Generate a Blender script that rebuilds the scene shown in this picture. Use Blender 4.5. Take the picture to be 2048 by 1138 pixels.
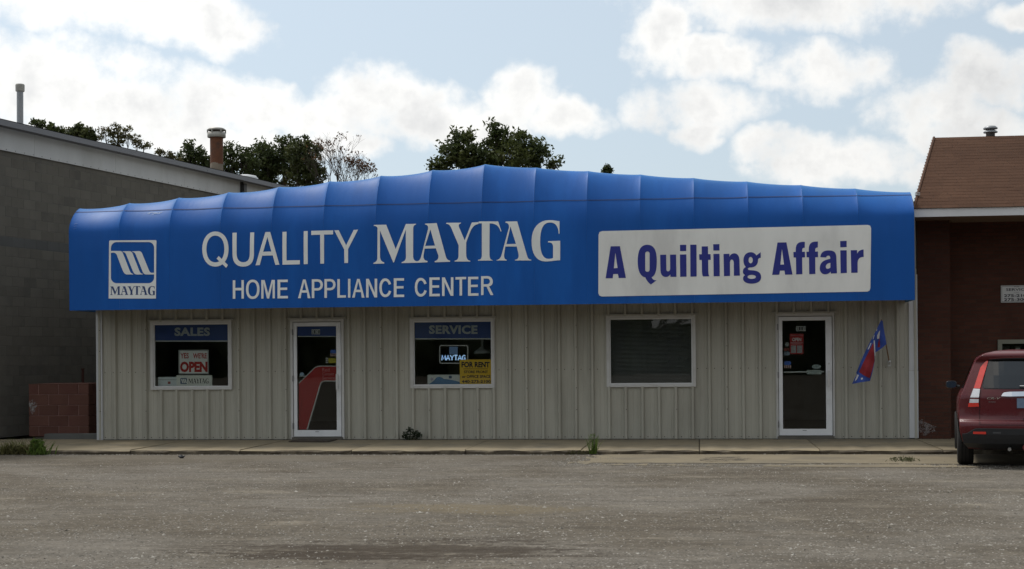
import bpy, bmesh, math, random
import numpy as np
from mathutils import Vector, Matrix

random.seed(7)
for o in list(bpy.data.objects): bpy.data.objects.remove(o)
scene = bpy.context.scene
COL = scene.collection

# ------------------------------------------------------------------ camera
F, CU, CV, ROLL, PSI = 3000.0, 1024.0, 712.0, 0.0082, math.radians(7.112)   # in pixels of the 2048 wide photograph
RIGHT = Vector((math.cos(PSI), math.sin(PSI), 0)); FWD = Vector((-math.sin(PSI), math.cos(PSI), 0)); UP = Vector((0, 0, 1))
CAM = -(-7.854*RIGHT + 28.772*FWD); CAM.z = 1.545
cd = bpy.data.cameras.new('camera'); cam = bpy.data.objects.new('camera', cd); COL.objects.link(cam)
cd.sensor_width = 36; cd.lens = 36*F/2048; cd.shift_y = (CV-569)/2048; cd.clip_start = .1; cd.clip_end = 5000
cam.matrix_world = Matrix.Translation(CAM) @ Matrix.Rotation(PSI, 4, 'Z') @ Matrix.Rotation(math.pi/2, 4, 'X') @ Matrix.Rotation(-ROLL, 4, 'Z')
scene.camera = cam
scene.render.resolution_x, scene.render.resolution_y = 1024, 569
scene.view_settings.view_transform = 'Standard'; scene.view_settings.look = 'None'
scene.view_settings.exposure = 0; scene.view_settings.gamma = 1
scene.render.engine = 'CYCLES'
scene.cycles.use_denoising = True
scene.cycles.max_bounces = 8; scene.cycles.transparent_max_bounces = 24
scene.cycles.sample_clamp_indirect = 6

def ray(px, py):
    a, b = (px-CU)/F, (CV-py)/F
    u = a*math.cos(ROLL) + b*math.sin(ROLL); v = -a*math.sin(ROLL) + b*math.cos(ROLL)
    return u*RIGHT + v*UP + FWD
def P(px, py, Y=0.0):                # where the sight line through a photo pixel meets the upright plane y = Y
    d = ray(px, py); return CAM + d*((Y-CAM.y)/d.y)
def G(px, py, Z=0.0):                # ... and the level plane z = Z
    d = ray(px, py); return CAM + d*((Z-CAM.z)/d.z)
def PX(p):
    r = Vector(p)-CAM; z = r.dot(FWD); u, v = r.dot(RIGHT)/z, r.z/z
    c, s = math.cos(ROLL), math.sin(ROLL)
    return CU+F*(u*c-v*s), CV-F*(u*s+v*c), z

# ------------------------------------------------------------------ sky and sun
HAZE = .60
SUN_AZ, SUN_EL = math.radians(-60), math.radians(58)     # clockwise from +Y
sdir = Vector((math.sin(SUN_AZ)*math.cos(SUN_EL), math.cos(SUN_AZ)*math.cos(SUN_EL), math.sin(SUN_EL)))
w = bpy.data.worlds.new('World'); scene.world = w; w.use_nodes = True
nt = w.node_tree; nt.nodes.clear()
class NT:
    def __init__(s, t): s.t = t
    def new(s, k, **kw):
        n = s.t.nodes.new(k)
        for a, b in kw.items(): setattr(n, a, b)
        return n
    def put(s, sock, v):
        if isinstance(v, bpy.types.NodeSocket): s.t.links.new(v, sock)
        elif v is not None: sock.default_value = v
    def m(s, op, a, b=None, c=None, clamp=False):
        n = s.new('ShaderNodeMath', operation=op, use_clamp=clamp)
        for i, v in enumerate((a, b, c)): s.put(n.inputs[i], v)
        return n.outputs[0]
    def vm(s, op, a, b=None):
        n = s.new('ShaderNodeVectorMath', operation=op); s.put(n.inputs[0], a); s.put(n.inputs[1], b)
        return n.outputs['Value'] if op in ('DOT_PRODUCT', 'LENGTH') else n.outputs[0]
    def noise(s, vec, scale, detail=4, rough=.55, out='Fac', lac=2.0):
        n = s.new('ShaderNodeTexNoise'); s.put(n.inputs['Vector'], vec)
        n.inputs['Scale'].default_value = scale; n.inputs['Detail'].default_value = detail
        n.inputs['Roughness'].default_value = rough; n.inputs['Lacunarity'].default_value = lac
        return n.outputs[out]
    def ramp(s, f, stops):
        n = s.new('ShaderNodeValToRGB'); s.put(n.inputs[0], f); e = n.color_ramp.elements
        while len(e) < len(stops): e.new(0)
        for i, (p, c) in enumerate(stops):
            e[i].position = p; e[i].color = (c, c, c, 1) if isinstance(c, (int, float)) else (*c, 1)
        return n.outputs[0]
    def mix(s, f, a, b, blend='MIX'):
        n = s.new('ShaderNodeMix', data_type='RGBA', blend_type=blend)
        s.put(n.inputs[0], f)
        for i, v in ((6, a), (7, b)): s.put(n.inputs[i], (*v, 1) if isinstance(v, tuple) and len(v) == 3 else v)
        return n.outputs[2]
    def sstep(s, v, a, b):
        n = s.new('ShaderNodeMapRange', interpolation_type='SMOOTHSTEP'); s.put(n.inputs[0], v)
        n.inputs[1].default_value = a; n.inputs[2].default_value = b
        return n.outputs[0]
    def comb(s, x, y, z):
        n = s.new('ShaderNodeCombineXYZ')
        for i, v in enumerate((x, y, z)): s.put(n.inputs[i], v)
        return n.outputs[0]
N = NT(nt)
tc = N.new('ShaderNodeTexCoord')
sep = N.new('ShaderNodeSeparateXYZ'); N.put(sep.inputs[0], tc.outputs['Generated'])
sky = N.new('ShaderNodeTexSky', sky_type='NISHITA')
sky.sun_disc = False; sky.sun_elevation = SUN_EL; sky.sun_rotation = SUN_AZ
sky.air_density = 1.0; sky.dust_density = 1.2; sky.ozone_density = 1.0; sky.altitude = 200
az = N.m('ARCTAN2', sep.outputs[0], sep.outputs[1])           # clockwise from +Y
el = N.m('ARCSINE', sep.outputs[2])
# cumulus layout: centre x, y and radii in photo pixels, turned into compass bearing and elevation of the sky
CLOUDS = [(230, 20, 270, 72), (400, 62, 150, 50), (90, 195, 230, 105), (330, 225, 250, 85), (520, 215, 130, 50), (640, 240, 90, 55),
          (740, 205, 110, 78), (880, 235, 160, 60), (1055, 195, 75, 72), (1150, 238, 105, 36), (980, 250, 130, 40), (420, 280, 200, 45),
          (1335, 75, 62, 85), (1610, 15, 330, 72), (1440, 128, 90, 45), (1660, 160, 125, 55), (1400, 222, 118, 55), (1390, 275, 50, 30),
          (1560, 305, 85, 42), (1680, 335, 170, 55), (1890, 235, 130, 70), (1990, 200, 110, 70), (1960, 290, 150, 45), (2040, 70, 70, 25),
          (700, 290, 120, 40), (560, 300, 60, 25), (60, 300, 160, 50)]
gdir = tc.outputs['Generated']
w1 = N.noise(gdir, 22, 3, .6); w2 = N.noise(N.vm('ADD', gdir, (5.3, 1.7, 9.1)), 22, 3, .6)
azw = N.m('MULTIPLY_ADD', N.m('SUBTRACT', w1, .5), .056, az); elw = N.m('MULTIPLY_ADD', N.m('SUBTRACT', w2, .5), .040, el)
ang = N.comb(azw, elw, 0)
near = None                                                    # squared distance to the nearest cloud heart, in its own radii
for cx, cy, rx, ry in CLOUDS:
    a0 = math.atan((cx-CU)/F) - PSI; e0 = math.atan((CV-cy)/F); ra, re = rx/F*1.06, ry/F*1.06
    n = N.new('ShaderNodeVectorMath', operation='MULTIPLY_ADD'); N.put(n.inputs[0], ang); n.inputs[1].default_value = (1/ra, 1/re, 0); n.inputs[2].default_value = (-a0/ra, -e0/re, 0)
    r2 = N.vm('DOT_PRODUCT', n.outputs[0], n.outputs[0])
    near = r2 if near is None else N.m('MINIMUM', near, r2)
field = N.m('SUBTRACT', 1.0, near)
# the rest of the sky carries the same broken cumulus
gen = N.noise(gdir, 3.2, 3, .55)
away = N.m('MAXIMUM', N.sstep(N.m('ABSOLUTE', N.m('ADD', az, PSI)), .37, .50), N.sstep(el, .25, .36))
genf = N.m('SUBTRACT', N.m('MULTIPLY', N.m('SUBTRACT', gen, .47), 9.0), N.m('MULTIPLY', N.m('SUBTRACT', 1.0, away), 6.0))
field = N.m('MAXIMUM', N.m('MAXIMUM', field, -1.2), genf)
fine = N.noise(gdir, 38, 8, .62)
dens = N.m('MULTIPLY_ADD', N.m('SUBTRACT', fine, .5), 2.5, field)
alpha = N.sstep(dens, -.36, .88)
puff = N.noise(N.vm('ADD', gdir, (0, 0, .012)), 15, 5, .6)
core = N.sstep(dens, .35, 1.5)                                 # thick hearts of backlit clouds turn grey, thin rims stay white
lit = N.m('MULTIPLY_ADD', N.m('SUBTRACT', puff, .5), 2.6, N.m('MULTIPLY_ADD', core, -.62, 1.0), clamp=True)
g = N.m('MULTIPLY_ADD', N.vm('DOT_PRODUCT', gdir, tuple(sdir)), .5, .5)   # air and cloud scatter forward: brighter towards the sun
phase = N.m('MULTIPLY_ADD', N.m('POWER', g, 1.6), .78, .40)
ccol = N.mix(1.0, N.mix(lit, (8.5, 8.55, 8.6), (12.1, 12.0, 11.7)), N.comb(phase, phase, phase), 'MULTIPLY')
haze = N.mix(1.0, (9.1, 10.3, 11.1), N.comb(phase, phase, phase), 'MULTIPLY')
thin = N.mix(HAZE, sky.outputs[0], haze)                        # bright summer haze in the clear parts
col = N.mix(N.m('MULTIPLY', alpha, .97), thin, ccol)
bg = N.new('ShaderNodeBackground'); N.put(bg.inputs[0], col); bg.inputs[1].default_value = .1
w.cycles.sampling_method = 'NONE'
out = N.new('ShaderNodeOutputWorld'); nt.links.new(bg.outputs[0], out.inputs[0])

sd = bpy.data.lights.new('sun', 'SUN'); sd.energy = 2.6; sd.angle = math.radians(12); sd.color = (1, .96, .9)
sun = bpy.data.objects.new('sun', sd); COL.objects.link(sun)
sun.rotation_euler = sdir.to_track_quat('Z', 'Y').to_euler(); sun.location = (0, 0, 30)

# ------------------------------------------------------------------ materials
MATS = {}
def mat(name, col, rough=.65, metal=0, var=.12, scale=3.0, fine=0, bump=0, bscale=40, spec=.4, rnd=0, col2=None, stretch=None, emit=None, coat=0, sheen=0):
    """principled material: colour wandering by noise, optional second colour in patches, fine grain, bump and a per-piece shift"""
    if name in MATS: return MATS[name]
    m = bpy.data.materials.new(name); m.use_nodes = True; t = m.node_tree; n = NT(t)
    b = t.nodes['Principled BSDF']
    c = n.new('ShaderNodeTexCoord').outputs['Object']
    if rnd or True:
        oi = n.new('ShaderNodeObjectInfo')
        c0 = n.vm('ADD', c, n.comb(n.m('MULTIPLY', oi.outputs['Random'], 37.0*(1 if rnd else 0)), 0, 0))
    if stretch:
        c0 = n.vm('MULTIPLY', c0, stretch)
    f = n.noise(c0, scale, 5, .6)
    k = n.ramp(f, [(.25, 1-var), (.75, 1+var)])
    base = (*col, 1)
    if col2 is not None:
        f2 = n.noise(c0, scale*.6, 6, .65); base = n.mix(n.sstep(f2, .48, .66), tuple(col), tuple(col2))
    cc = n.mix(1.0, base, k, 'MULTIPLY')
    if fine:
        g = n.noise(c0, 90, 3, .7); cc = n.mix(1.0, cc, n.ramp(g, [(.25, 1-fine), (.75, 1+fine)]), 'MULTIPLY')
    if rnd:
        v = n.m('ADD', 1-rnd, n.m('MULTIPLY', oi.outputs['Random'], 2*rnd)); cc = n.mix(1.0, cc, n.comb(v, v, v), 'MULTIPLY')
    n.put(b.inputs['Base Color'], cc)
    n.put(b.inputs['Roughness'], n.m('ADD', rough-.06, n.m('MULTIPLY', f, .12), clamp=True))
    b.inputs['Metallic'].default_value = metal; b.inputs['Specular IOR Level'].default_value = spec
    b.inputs['Coat Weight'].default_value = coat
    if sheen:
        b.inputs['Sheen Weight'].default_value = sheen; b.inputs['Sheen Roughness'].default_value = .45; b.inputs['Sheen Tint'].default_value = (.25, .75, 1, 1)
    if coat: b.inputs['Coat Roughness'].default_value = .05
    if bump:
        bn = n.new('ShaderNodeBump'); bn.inputs['Strength'].default_value = bump; bn.inputs['Distance'].default_value = .01
        n.put(bn.inputs['Height'], n.noise(c0, bscale, 4, .6)); n.put(b.inputs['Normal'], bn.outputs[0])
    if emit:
        b.inputs['Emission Color'].default_value = (*col, 1); b.inputs['Emission Strength'].default_value = emit
    MATS[name] = m; return m
def glass(name, tint=(.90, .92, .91), extra=0.0, rough=.01):
    if name in MATS: return MATS[name]
    m = bpy.data.materials.new(name); m.use_nodes = True; t = m.node_tree; n = NT(t); t.nodes.clear()
    fr = n.new('ShaderNodeFresnel'); fr.inputs[0].default_value = 1.5
    geo = n.new('ShaderNodeTexCoord'); dirt = n.noise(geo.outputs['Object'], 2.5, 5, .6)
    bn = n.new('ShaderNodeBump'); bn.inputs['Strength'].default_value = .03; bn.inputs['Distance'].default_value = .02; n.put(bn.inputs['Height'], n.noise(geo.outputs['Object'], 1.6, 2, .4))
    tr = n.new('ShaderNodeBsdfTransparent'); tr.inputs[0].default_value = (*tint, 1)
    gl = n.new('ShaderNodeBsdfGlossy'); gl.inputs['Roughness'].default_value = rough; n.put(gl.inputs['Normal'], bn.outputs[0])
    mx = n.new('ShaderNodeMixShader'); n.put(mx.inputs[0], n.m('MULTIPLY_ADD', fr.outputs[0], .75, extra, clamp=True))
    t.links.new(tr.outputs[0], mx.inputs[1]); t.links.new(gl.outputs[0], mx.inputs[2])
    df = n.new('ShaderNodeBsdfDiffuse'); df.inputs[0].default_value = (.5, .48, .44, 1)
    m2 = n.new('ShaderNodeMixShader'); n.put(m2.inputs[0], n.m('MULTIPLY', n.sstep(dirt, .45, .8), .010))
    t.links.new(mx.outputs[0], m2.inputs[1]); t.links.new(df.outputs[0], m2.inputs[2])
    o = n.new('ShaderNodeOutputMaterial'); t.links.new(m2.outputs[0], o.inputs[0])
    MATS[name] = m; return m

# ------------------------------------------------------------------ mesh helpers
WM = {}
def W(o): return WM.get(o.name, Matrix.Identity(4))
def put(o, parent=None, mw=None):
    COL.objects.link(o)
    mw = mw if mw is not None else (W(parent) if parent else Matrix.Identity(4))
    if parent:
        o.parent = parent; o.matrix_basis = W(parent).inverted() @ mw
    else: o.matrix_basis = mw
    WM[o.name] = mw
    return o
def tag(o, label=None, cat=None, group=None, kind=None):
    for k, v in (('label', label), ('category', cat), ('group', group), ('kind', kind)):
        if v: o[k] = v
    return o
def thing(name, loc, label, cat, group=None, rot=0):
    o = bpy.data.objects.new(name, None); o.empty_display_size = .3
    put(o, None, Matrix.Translation(Vector(loc)) @ Matrix.Rotation(rot, 4, 'Z'))
    return tag(o, label, cat, group)
class MB:
    def __init__(s): s.v = []; s.f = []
    def add(s, vs, fs):
        k = len(s.v); s.v += [tuple(v) for v in vs]; s.f += [tuple(i+k for i in f) for f in fs]; return s
    def box(s, x0, x1, y0, y1, z0, z1):
        x0, x1 = min(x0, x1), max(x0, x1); y0, y1 = min(y0, y1), max(y0, y1); z0, z1 = min(z0, z1), max(z0, z1)
        return s.add([(x, y, z) for z in (z0, z1) for y in (y0, y1) for x in (x0, x1)],
                     [(0, 2, 3, 1), (4, 5, 7, 6), (0, 1, 5, 4), (2, 6, 7, 3), (0, 4, 6, 2), (1, 3, 7, 5)])
    def frame(s, x0, x1, z0, z1, t, y0, y1, tb=None, tt=None):      # rectangular ring in the x-z plane
        tb = t if tb is None else tb; tt = t if tt is None else tt
        s.box(x0, x0+t, y0, y1, z0, z1); s.box(x1-t, x1, y0, y1, z0, z1)
        if tb: s.box(x0+t, x1-t, y0, y1, z0, z0+tb)
        return s.box(x0+t, x1-t, y0, y1, z1-tt, z1)
    def tube(s, pts, rad, n=8, cap=True):
        pts = [Vector(p) for p in pts]; rad = rad if isinstance(rad, (list, tuple)) else [rad]*len(pts)
        k = len(s.v); pn = None
        for i, p in enumerate(pts):
            d = (pts[min(i+1, len(pts)-1)]-pts[max(i-1, 0)]).normalized()
            a = Vector((0, 0, 1)) if abs(d.z) < .9 else Vector((1, 0, 0))
            if pn is not None: a = pn
            x = (a - d*a.dot(d)).normalized(); pn = x; y = d.cross(x)
            for j in range(n):
                t = 2*math.pi*j/n; s.v.append(tuple(p + (x*math.cos(t)+y*math.sin(t))*rad[i]))
        for i in range(len(pts)-1):
            for j in range(n):
                a, b = k+i*n+j, k+i*n+(j+1) % n; s.f.append((a, b, b+n, a+n))
        if cap: s.f.append(tuple(k+j for j in range(n))[::-1]); s.f.append(tuple(k+(len(pts)-1)*n+j for j in range(n)))
        return s
    def lathe(s, prof, c, n=20):                                   # (r, z) profile round the vertical through c
        k = len(s.v); c = Vector(c)
        for r, z in prof:
            for j in range(n):
                t = 2*math.pi*j/n; s.v.append((c.x+r*math.cos(t), c.y+r*math.sin(t), c.z+z))
        for i in range(len(prof)-1):
            for j in range(n):
                a, b = k+i*n+j, k+i*n+(j+1) % n; s.f.append((a, b, b+n, a+n))
        return s
    def mesh(s, name, m, inv=None):
        me = bpy.data.meshes.new(name)
        vs = s.v if inv is None else [tuple(inv @ Vector(v)) for v in s.v]
        me.from_pydata(vs, [], s.f)
        if m: me.materials.append(m)
        me.update(); return me
    def build(s, name, m, parent=None, smooth=False, mw=None):
        mw_ = mw if mw is not None else (W(parent) if parent else Matrix.Identity(4))
        me = s.mesh(name, m, mw_.inverted())
        if smooth: me.polygons.foreach_set('use_smooth', [True]*len(me.polygons))
        return put(bpy.data.objects.new(name, me), parent, mw_)
def rings_mesh(rings):
    """flat 2D outlines (holes included) -> triangulated points and faces"""
    cu = bpy.data.curves.new('outline', 'CURVE'); cu.dimensions = '2D'; cu.fill_mode = 'BOTH'
    for r in rings:
        sp = cu.splines.new('POLY'); sp.points.add(len(r)-1); sp.use_cyclic_u = True
        for p, q in zip(sp.points, r): p.co = (q[0], q[1], 0, 1)
    o = bpy.data.objects.new('outline', cu); COL.objects.link(o)
    dg = bpy.context.evaluated_depsgraph_get(); me = bpy.data.meshes.new_from_object(o.evaluated_get(dg))
    vs = [tuple(v.co) for v in me.vertices]; fs = [tuple(p.vertices) for p in me.polygons]
    bpy.data.objects.remove(o); bpy.data.curves.remove(cu); bpy.data.meshes.remove(me)
    return vs, fs
def text_mesh(body, off=0.0, spacing=1.0):
    cu = bpy.data.curves.new('outline', 'FONT'); cu.body = body; cu.offset = off; cu.space_character = spacing; cu.resolution_u = 3
    o = bpy.data.objects.new('outline', cu); COL.objects.link(o)
    dg = bpy.context.evaluated_depsgraph_get(); me = bpy.data.meshes.new_from_object(o.evaluated_get(dg))
    v = np.array([tuple(x.co)[:2] for x in me.vertices]); fs = [tuple(p.vertices) for p in me.polygons]
    bpy.data.objects.remove(o); bpy.data.curves.remove(cu); bpy.data.meshes.remove(me)
    v = (v-v.min(0))/(v.max(0)-v.min(0)); return [tuple(x) for x in v], fs
def path(s):
    """'M x y L x y C ...' with absolute points -> list of rings"""
    t = s.replace(',', ' ').split(); rings = []; cur = []; i = 0; cmd = 'M'
    while i < len(t):
        if t[i] in 'MLCZ': cmd = t[i]; i += 1
        if cmd == 'Z': continue
        if cmd == 'M':
            if cur: rings.append(cur)
            cur = [(float(t[i]), float(t[i+1]))]; i += 2; cmd = 'L'
        elif cmd == 'L': cur.append((float(t[i]), float(t[i+1]))); i += 2
        elif cmd == 'C':
            a = cur[-1]; b, c, d = [(float(t[i+2*k]), float(t[i+2*k+1])) for k in range(3)]; i += 6
            for k in range(1, 9):
                u = k/8; q = 1-u
                cur.append(tuple(q*q*q*a[j]+3*q*q*u*b[j]+3*q*u*u*c[j]+u*u*u*d[j] for j in (0, 1)))
    if cur: rings.append(cur)
    return rings
def flat(name, rings, fn, m, parent, cuts=None):
    """a thin printed shape: outlines -> mesh, each point carried to 3-D by fn"""
    vs, fs = rings_mesh(rings)
    return flat_vf(name, vs, fs, fn, m, parent, cuts)
def flat_vf(name, vs, fs, fn, m, parent, cuts=None):
    bm = bmesh.new(); bv = [bm.verts.new((v[0], v[1], 0)) for v in vs]
    for f in fs:
        try: bm.faces.new([bv[i] for i in f])
        except ValueError: pass
    if cuts:
        for axis, vals in cuts:
            no = (1, 0, 0) if axis == 0 else (0, 1, 0)
            for c in vals:
                co = (c, 0, 0) if axis == 0 else (0, c, 0)
                bmesh.ops.bisect_plane(bm, geom=bm.verts[:]+bm.edges[:]+bm.faces[:], plane_co=co, plane_no=no, dist=1e-5)
    inv = W(parent).inverted() if parent else Matrix.Identity(4)
    for v in bm.verts: v.co = inv @ Vector(fn(v.co.x, v.co.y))
    me = bpy.data.meshes.new(name); bm.to_mesh(me); bm.free(); me.materials.append(m)
    return put(bpy.data.objects.new(name, me), parent)
def rect(x0, y0, x1, y1): return [(x0, y0), (x1, y0), (x1, y1), (x0, y1)]
def rrect(x0, y0, x1, y1, r, n=6):
    o = []
    for cx, cy, a in ((x1-r, y0+r, -90), (x1-r, y1-r, 0), (x0+r, y1-r, 90), (x0+r, y0+r, 180)):
        for k in range(n+1):
            t = math.radians(a+90*k/n); o.append((cx+r*math.cos(t), cy+r*math.sin(t)))
    return o
def ell(cx, cy, rx, ry, n=28): return [(cx+rx*math.cos(2*math.pi*k/n), cy+ry*math.sin(2*math.pi*k/n)) for k in range(n)]
def onY(Y): return lambda x, y: P(x, y, Y)          # photo pixel -> upright plane
def boxmap(x0, y0, x1, y1, Y):                       # unit square (v up) -> photo box on an upright plane
    a, b, c, d = P(x0, y1, Y), P(x1, y1, Y), P(x1, y0, Y), P(x0, y0, Y)
    return lambda u, v: (a*(1-u)+b*u)*(1-v)+(d*(1-u)+c*u)*v
def print_text(name, s, box, Y, m, parent, off=0.0, spacing=1.0):
    vs, fs = text_mesh(s, off, spacing); return flat_vf(name, vs, fs, boxmap(*box, Y), m, parent)
# ------------------------------------------------------------------ ground
LOT = -.085
def ground_material():
    m = bpy.data.materials.new('gravelly_asphalt'); m.use_nodes = True; t = m.node_tree; n = NT(t); b = t.nodes['Principled BSDF']
    c = n.new('ShaderNodeTexCoord').outputs['Object']
    big = n.noise(c, .35, 5, .6); mid = n.noise(n.vm('MULTIPLY', c, (.6, 1.2, 1)), 1.3, 6, .65); sm = n.noise(c, 9, 5, .7)
    base = n.mix(n.sstep(big, .38, .62), (.102, .086, .065), (.145, .129, .107))
    base = n.mix(n.m('MULTIPLY', n.sstep(mid, .54, .70), .65), base, (.072, .057, .040))
    base = n.mix(n.m('MULTIPLY', n.sstep(mid, .46, .30), .70), base, (.195, .170, .132))
    base = n.mix(1.0, base, n.ramp(sm, [(.2, .66), (.8, 1.34)]), 'MULTIPLY')
    streak = n.noise(n.vm('MULTIPLY', c, (.35, 2.6, 1)), 1.1, 6, .7); base = n.mix(1.0, base, n.ramp(streak, [(.3, .78), (.7, 1.22)]), 'MULTIPLY')
    vo = n.new('ShaderNodeTexVoronoi'); n.put(vo.inputs['Vector'], c); vo.inputs['Scale'].default_value = 33
    vs_ = n.new('ShaderNodeSeparateXYZ'); n.put(vs_.inputs[0], vo.outputs['Color'])
    stone = n.m('MULTIPLY', n.sstep(vo.outputs['Distance'], .42, .30), n.m('GREATER_THAN', vs_.outputs[0], .35))
    tone = n.ramp(vs_.outputs[1], [(0, (.045, .039, .032)), (.45, (.125, .109, .086)), (.8, (.230, .208, .175)), (1, (.40, .375, .33))])
    base = n.mix(n.m('MULTIPLY', stone, .85), base, tone)
    # worn dark damp dirt where the photo shows a shallow hollow near the camera, pale sandy scrape further back
    def patch(base, px, py, rx, ry, col, amt):
        g = G(px, py, LOT); sx, sy = rx, ry
        d = n.vm('MULTIPLY', n.vm('SUBTRACT', c, tuple(g)), (1/sx, 1/sy, 0))
        r = n.m('ADD', n.m('ADD', n.vm('LENGTH', d), n.m('MULTIPLY', n.m('SUBTRACT', streak, .5), 2.6)), n.m('MULTIPLY', n.m('SUBTRACT', sm, .5), 1.6))
        return n.mix(n.m('MULTIPLY', n.sstep(r, 1.0, .45), amt), base, col)
    base = patch(base, 800, 1100, 1.9, .8, (.042, .031, .021), .75)
    base = patch(base, 680, 1108, 1.1, .5, (.044, .033, .023), .7)
    base = patch(base, 930, 1017, 1.6, .6, (.185, .15, .095), .5)
    base = patch(base, 500, 915, 6.0, 1.0, (.150, .130, .100), .55)
    n.put(b.inputs['Base Color'], base); b.inputs['Roughness'].default_value = .93; b.inputs['Specular IOR Level'].default_value = .15
    bn = n.new('ShaderNodeBump'); bn.inputs['Strength'].default_value = .9; bn.inputs['Distance'].default_value = .012
    n.put(bn.inputs['Height'], n.m('ADD', n.m('MULTIPLY', stone, .8), n.noise(c, 60, 4, .7)))
    n.put(b.inputs['Normal'], bn.outputs[0])
    return m
from mathutils import noise as mn
def lot_z(x, y):
    if -24 < y < -7.0 and -14 < x < 30:
        k = min(1, (-7.0-y)/2.5, (y+24)/3)
        return LOT + k*(.022*mn.noise(Vector((x*.33, y*.5, 0))) + .016*mn.noise(Vector((x*1.1, y*1.6, 3))))
    return LOT
xs = sorted(set([-700, -300, -120, -60, -30, -18] + [-14+.22*i for i in range(200)] + [34, 50, 90, 200, 500, 800]))
ys = sorted(set([-700, -300, -120, -60, -32] + [-25+.2*i for i in range(120)] + [0, 2, 6, 15, 40, 100, 300, 800]))
mb = MB(); mb.v = [(x, y, lot_z(x, y)) for y in ys for x in xs]; nx = len(xs)
mb.f = [(j*nx+i, j*nx+i+1, (j+1)*nx+i+1, (j+1)*nx+i) for j in range(len(ys)-1) for i in range(nx-1)]
tag(mb.build('ground', ground_material(), smooth=True), kind='structure')

def scuff(name, col, sc):        # broken patch of efflorescence: ragged cover over the blocks
    m = bpy.data.materials.new(name); m.use_nodes = True; n = NT(m.node_tree); b = m.node_tree.nodes['Principled BSDF']; c = n.new('ShaderNodeTexCoord').outputs['Object']
    b.inputs['Base Color'].default_value = (*col, 1); b.inputs['Roughness'].default_value = .95
    n.put(b.inputs['Alpha'], n.m('MULTIPLY', n.sstep(n.noise(c, sc, 5, .7), .40, .62), .75)); return m
# ------------------------------------------------------------------ sidewalk and apron
XJ = [P(px, 880).x for px in (980, 1190, 1414, 1612, 1832)]
step = (XJ[4]-XJ[0])/4
FRONT = G(900, 899, 0).y
concrete = mat('sidewalk_concrete', (.235, .195, .130), .9, var=.16, scale=1.6, fine=.12, bump=.35, bscale=60, rnd=.06, col2=(.180, .155, .112), spec=.2)
M_kerb = mat('kerb_grime', (.075, .060, .042), .95, var=.45, scale=5, col2=(.15, .125, .088), bump=.4, bscale=50)
walk = put(bpy.data.objects.new('sidewalk', None)); tag(walk, kind='structure')
edges = [XJ[0]+step*k for k in range(-6, 7)]
for k in range(len(edges)-1):
    a, b = edges[k]+.006, edges[k+1]-.006
    mb = MB(); n = 10; R = random.Random(k)
    # slab with a chipped, rounded front edge
    rows = [(.25, 0), (FRONT+.05, 0), (FRONT+.012, -.012), (FRONT, -.030), (FRONT+.004, LOT-.05)]
    for y, z in rows:
        for i in range(n+1):
            j = R.uniform(-.030, .014) if z < 0 or y < 0 and y < FRONT+.06 else 0
            mb.v.append((a+(b-a)*i/n, y+j, z + (min(0, j)*.6 if y < FRONT+.06 else 0)))
    for r in range(len(rows)-1):
        for i in range(n): q = r*(n+1)+i; mb.f.append((q+n+1, q+n+2, q+1, q))
    mb.add([(a, .25, LOT-.05), (a, .25, 0), (a, FRONT+.05, 0), (a, FRONT, LOT-.05)], [(0, 1, 2, 3)])
    mb.add([(b, .25, LOT-.05), (b, .25, 0), (b, FRONT+.05, 0), (b, FRONT, LOT-.05)], [(3, 2, 1, 0)])
    so = mb.build('slab', concrete, walk); so.data.materials.append(M_kerb)
    for p_ in so.data.polygons[2*n:4*n]: p_.material_index = 1
MB().box(edges[0], edges[-1], FRONT+.05, .25, LOT-.05, -.02).build('slab_bed', mat('joint_dirt', (.05, .042, .03), .95), walk)
# sloping concrete apron, gravel washed over its edges
ap = mat('apron_concrete', (.190, .160, .110), .9, var=.15, scale=1.2, fine=.14, bump=.3, bscale=50, col2=(.145, .125, .092), spec=.2)
L = G(1205, 906, LOT); Rr = random.Random(5); outline = []
pts = [(1212, 905), (1196, 911), (1176, 918), (1168, 923), (1142, 926), (1200, 930), (1290, 929), (1400, 931), (1500, 932), (1600, 931), (1700, 930), (1800, 930), (1900, 931), (1990, 933), (2090, 934)]
front = [G(*p, LOT) for p in pts]
dense = []
for a, b in zip(front[:-1], front[1:]):
    for k in range(8):
        q = a.lerp(b, k/8); dense.append((q.x+Rr.uniform(-.10, .10), q.y+Rr.uniform(-.30, .22)))
xr = front[-1].x
ring = dense + [(front[-1].x, front[-1].y), (xr+6, front[-1].y), (xr+6, FRONT-.004), (front[0].x, FRONT-.004)]
vs, fs = rings_mesh([ring]); mb = MB()
mb.add([(v[0], v[1], LOT+.006+.0015*mn.noise(Vector((v[0]*3, v[1]*3, 0)))) for v in vs], fs)
apron = tag(mb.build('apron', ap), kind='structure')
for ring_px in ([(1398, 919), (1412, 916.5), (1440, 915), (1470, 914.5), (1502, 916.5), (1506, 919), (1484, 922.5), (1452, 924), (1420, 925), (1404, 923)], [(1680, 905.5), (1716, 904.2), (1760, 905.4), (1764, 907), (1722, 908), (1690, 907.6)]):
    g = []; Rq = random.Random(len(ring_px))
    for p, q in zip(ring_px, ring_px[1:]+ring_px[:1]):
        for k in range(4): u = k/4; v = G(p[0]+(q[0]-p[0])*u+Rq.uniform(-3, 3), p[1]+(q[1]-p[1])*u+Rq.uniform(-.4, .4), LOT); g.append((v.x, v.y))
    flat('worn_patch', [g], lambda x, y: Vector((x, y, LOT+.0105)), scuff('worn_patch', (.085, .073, .057), 5), apron)
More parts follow.
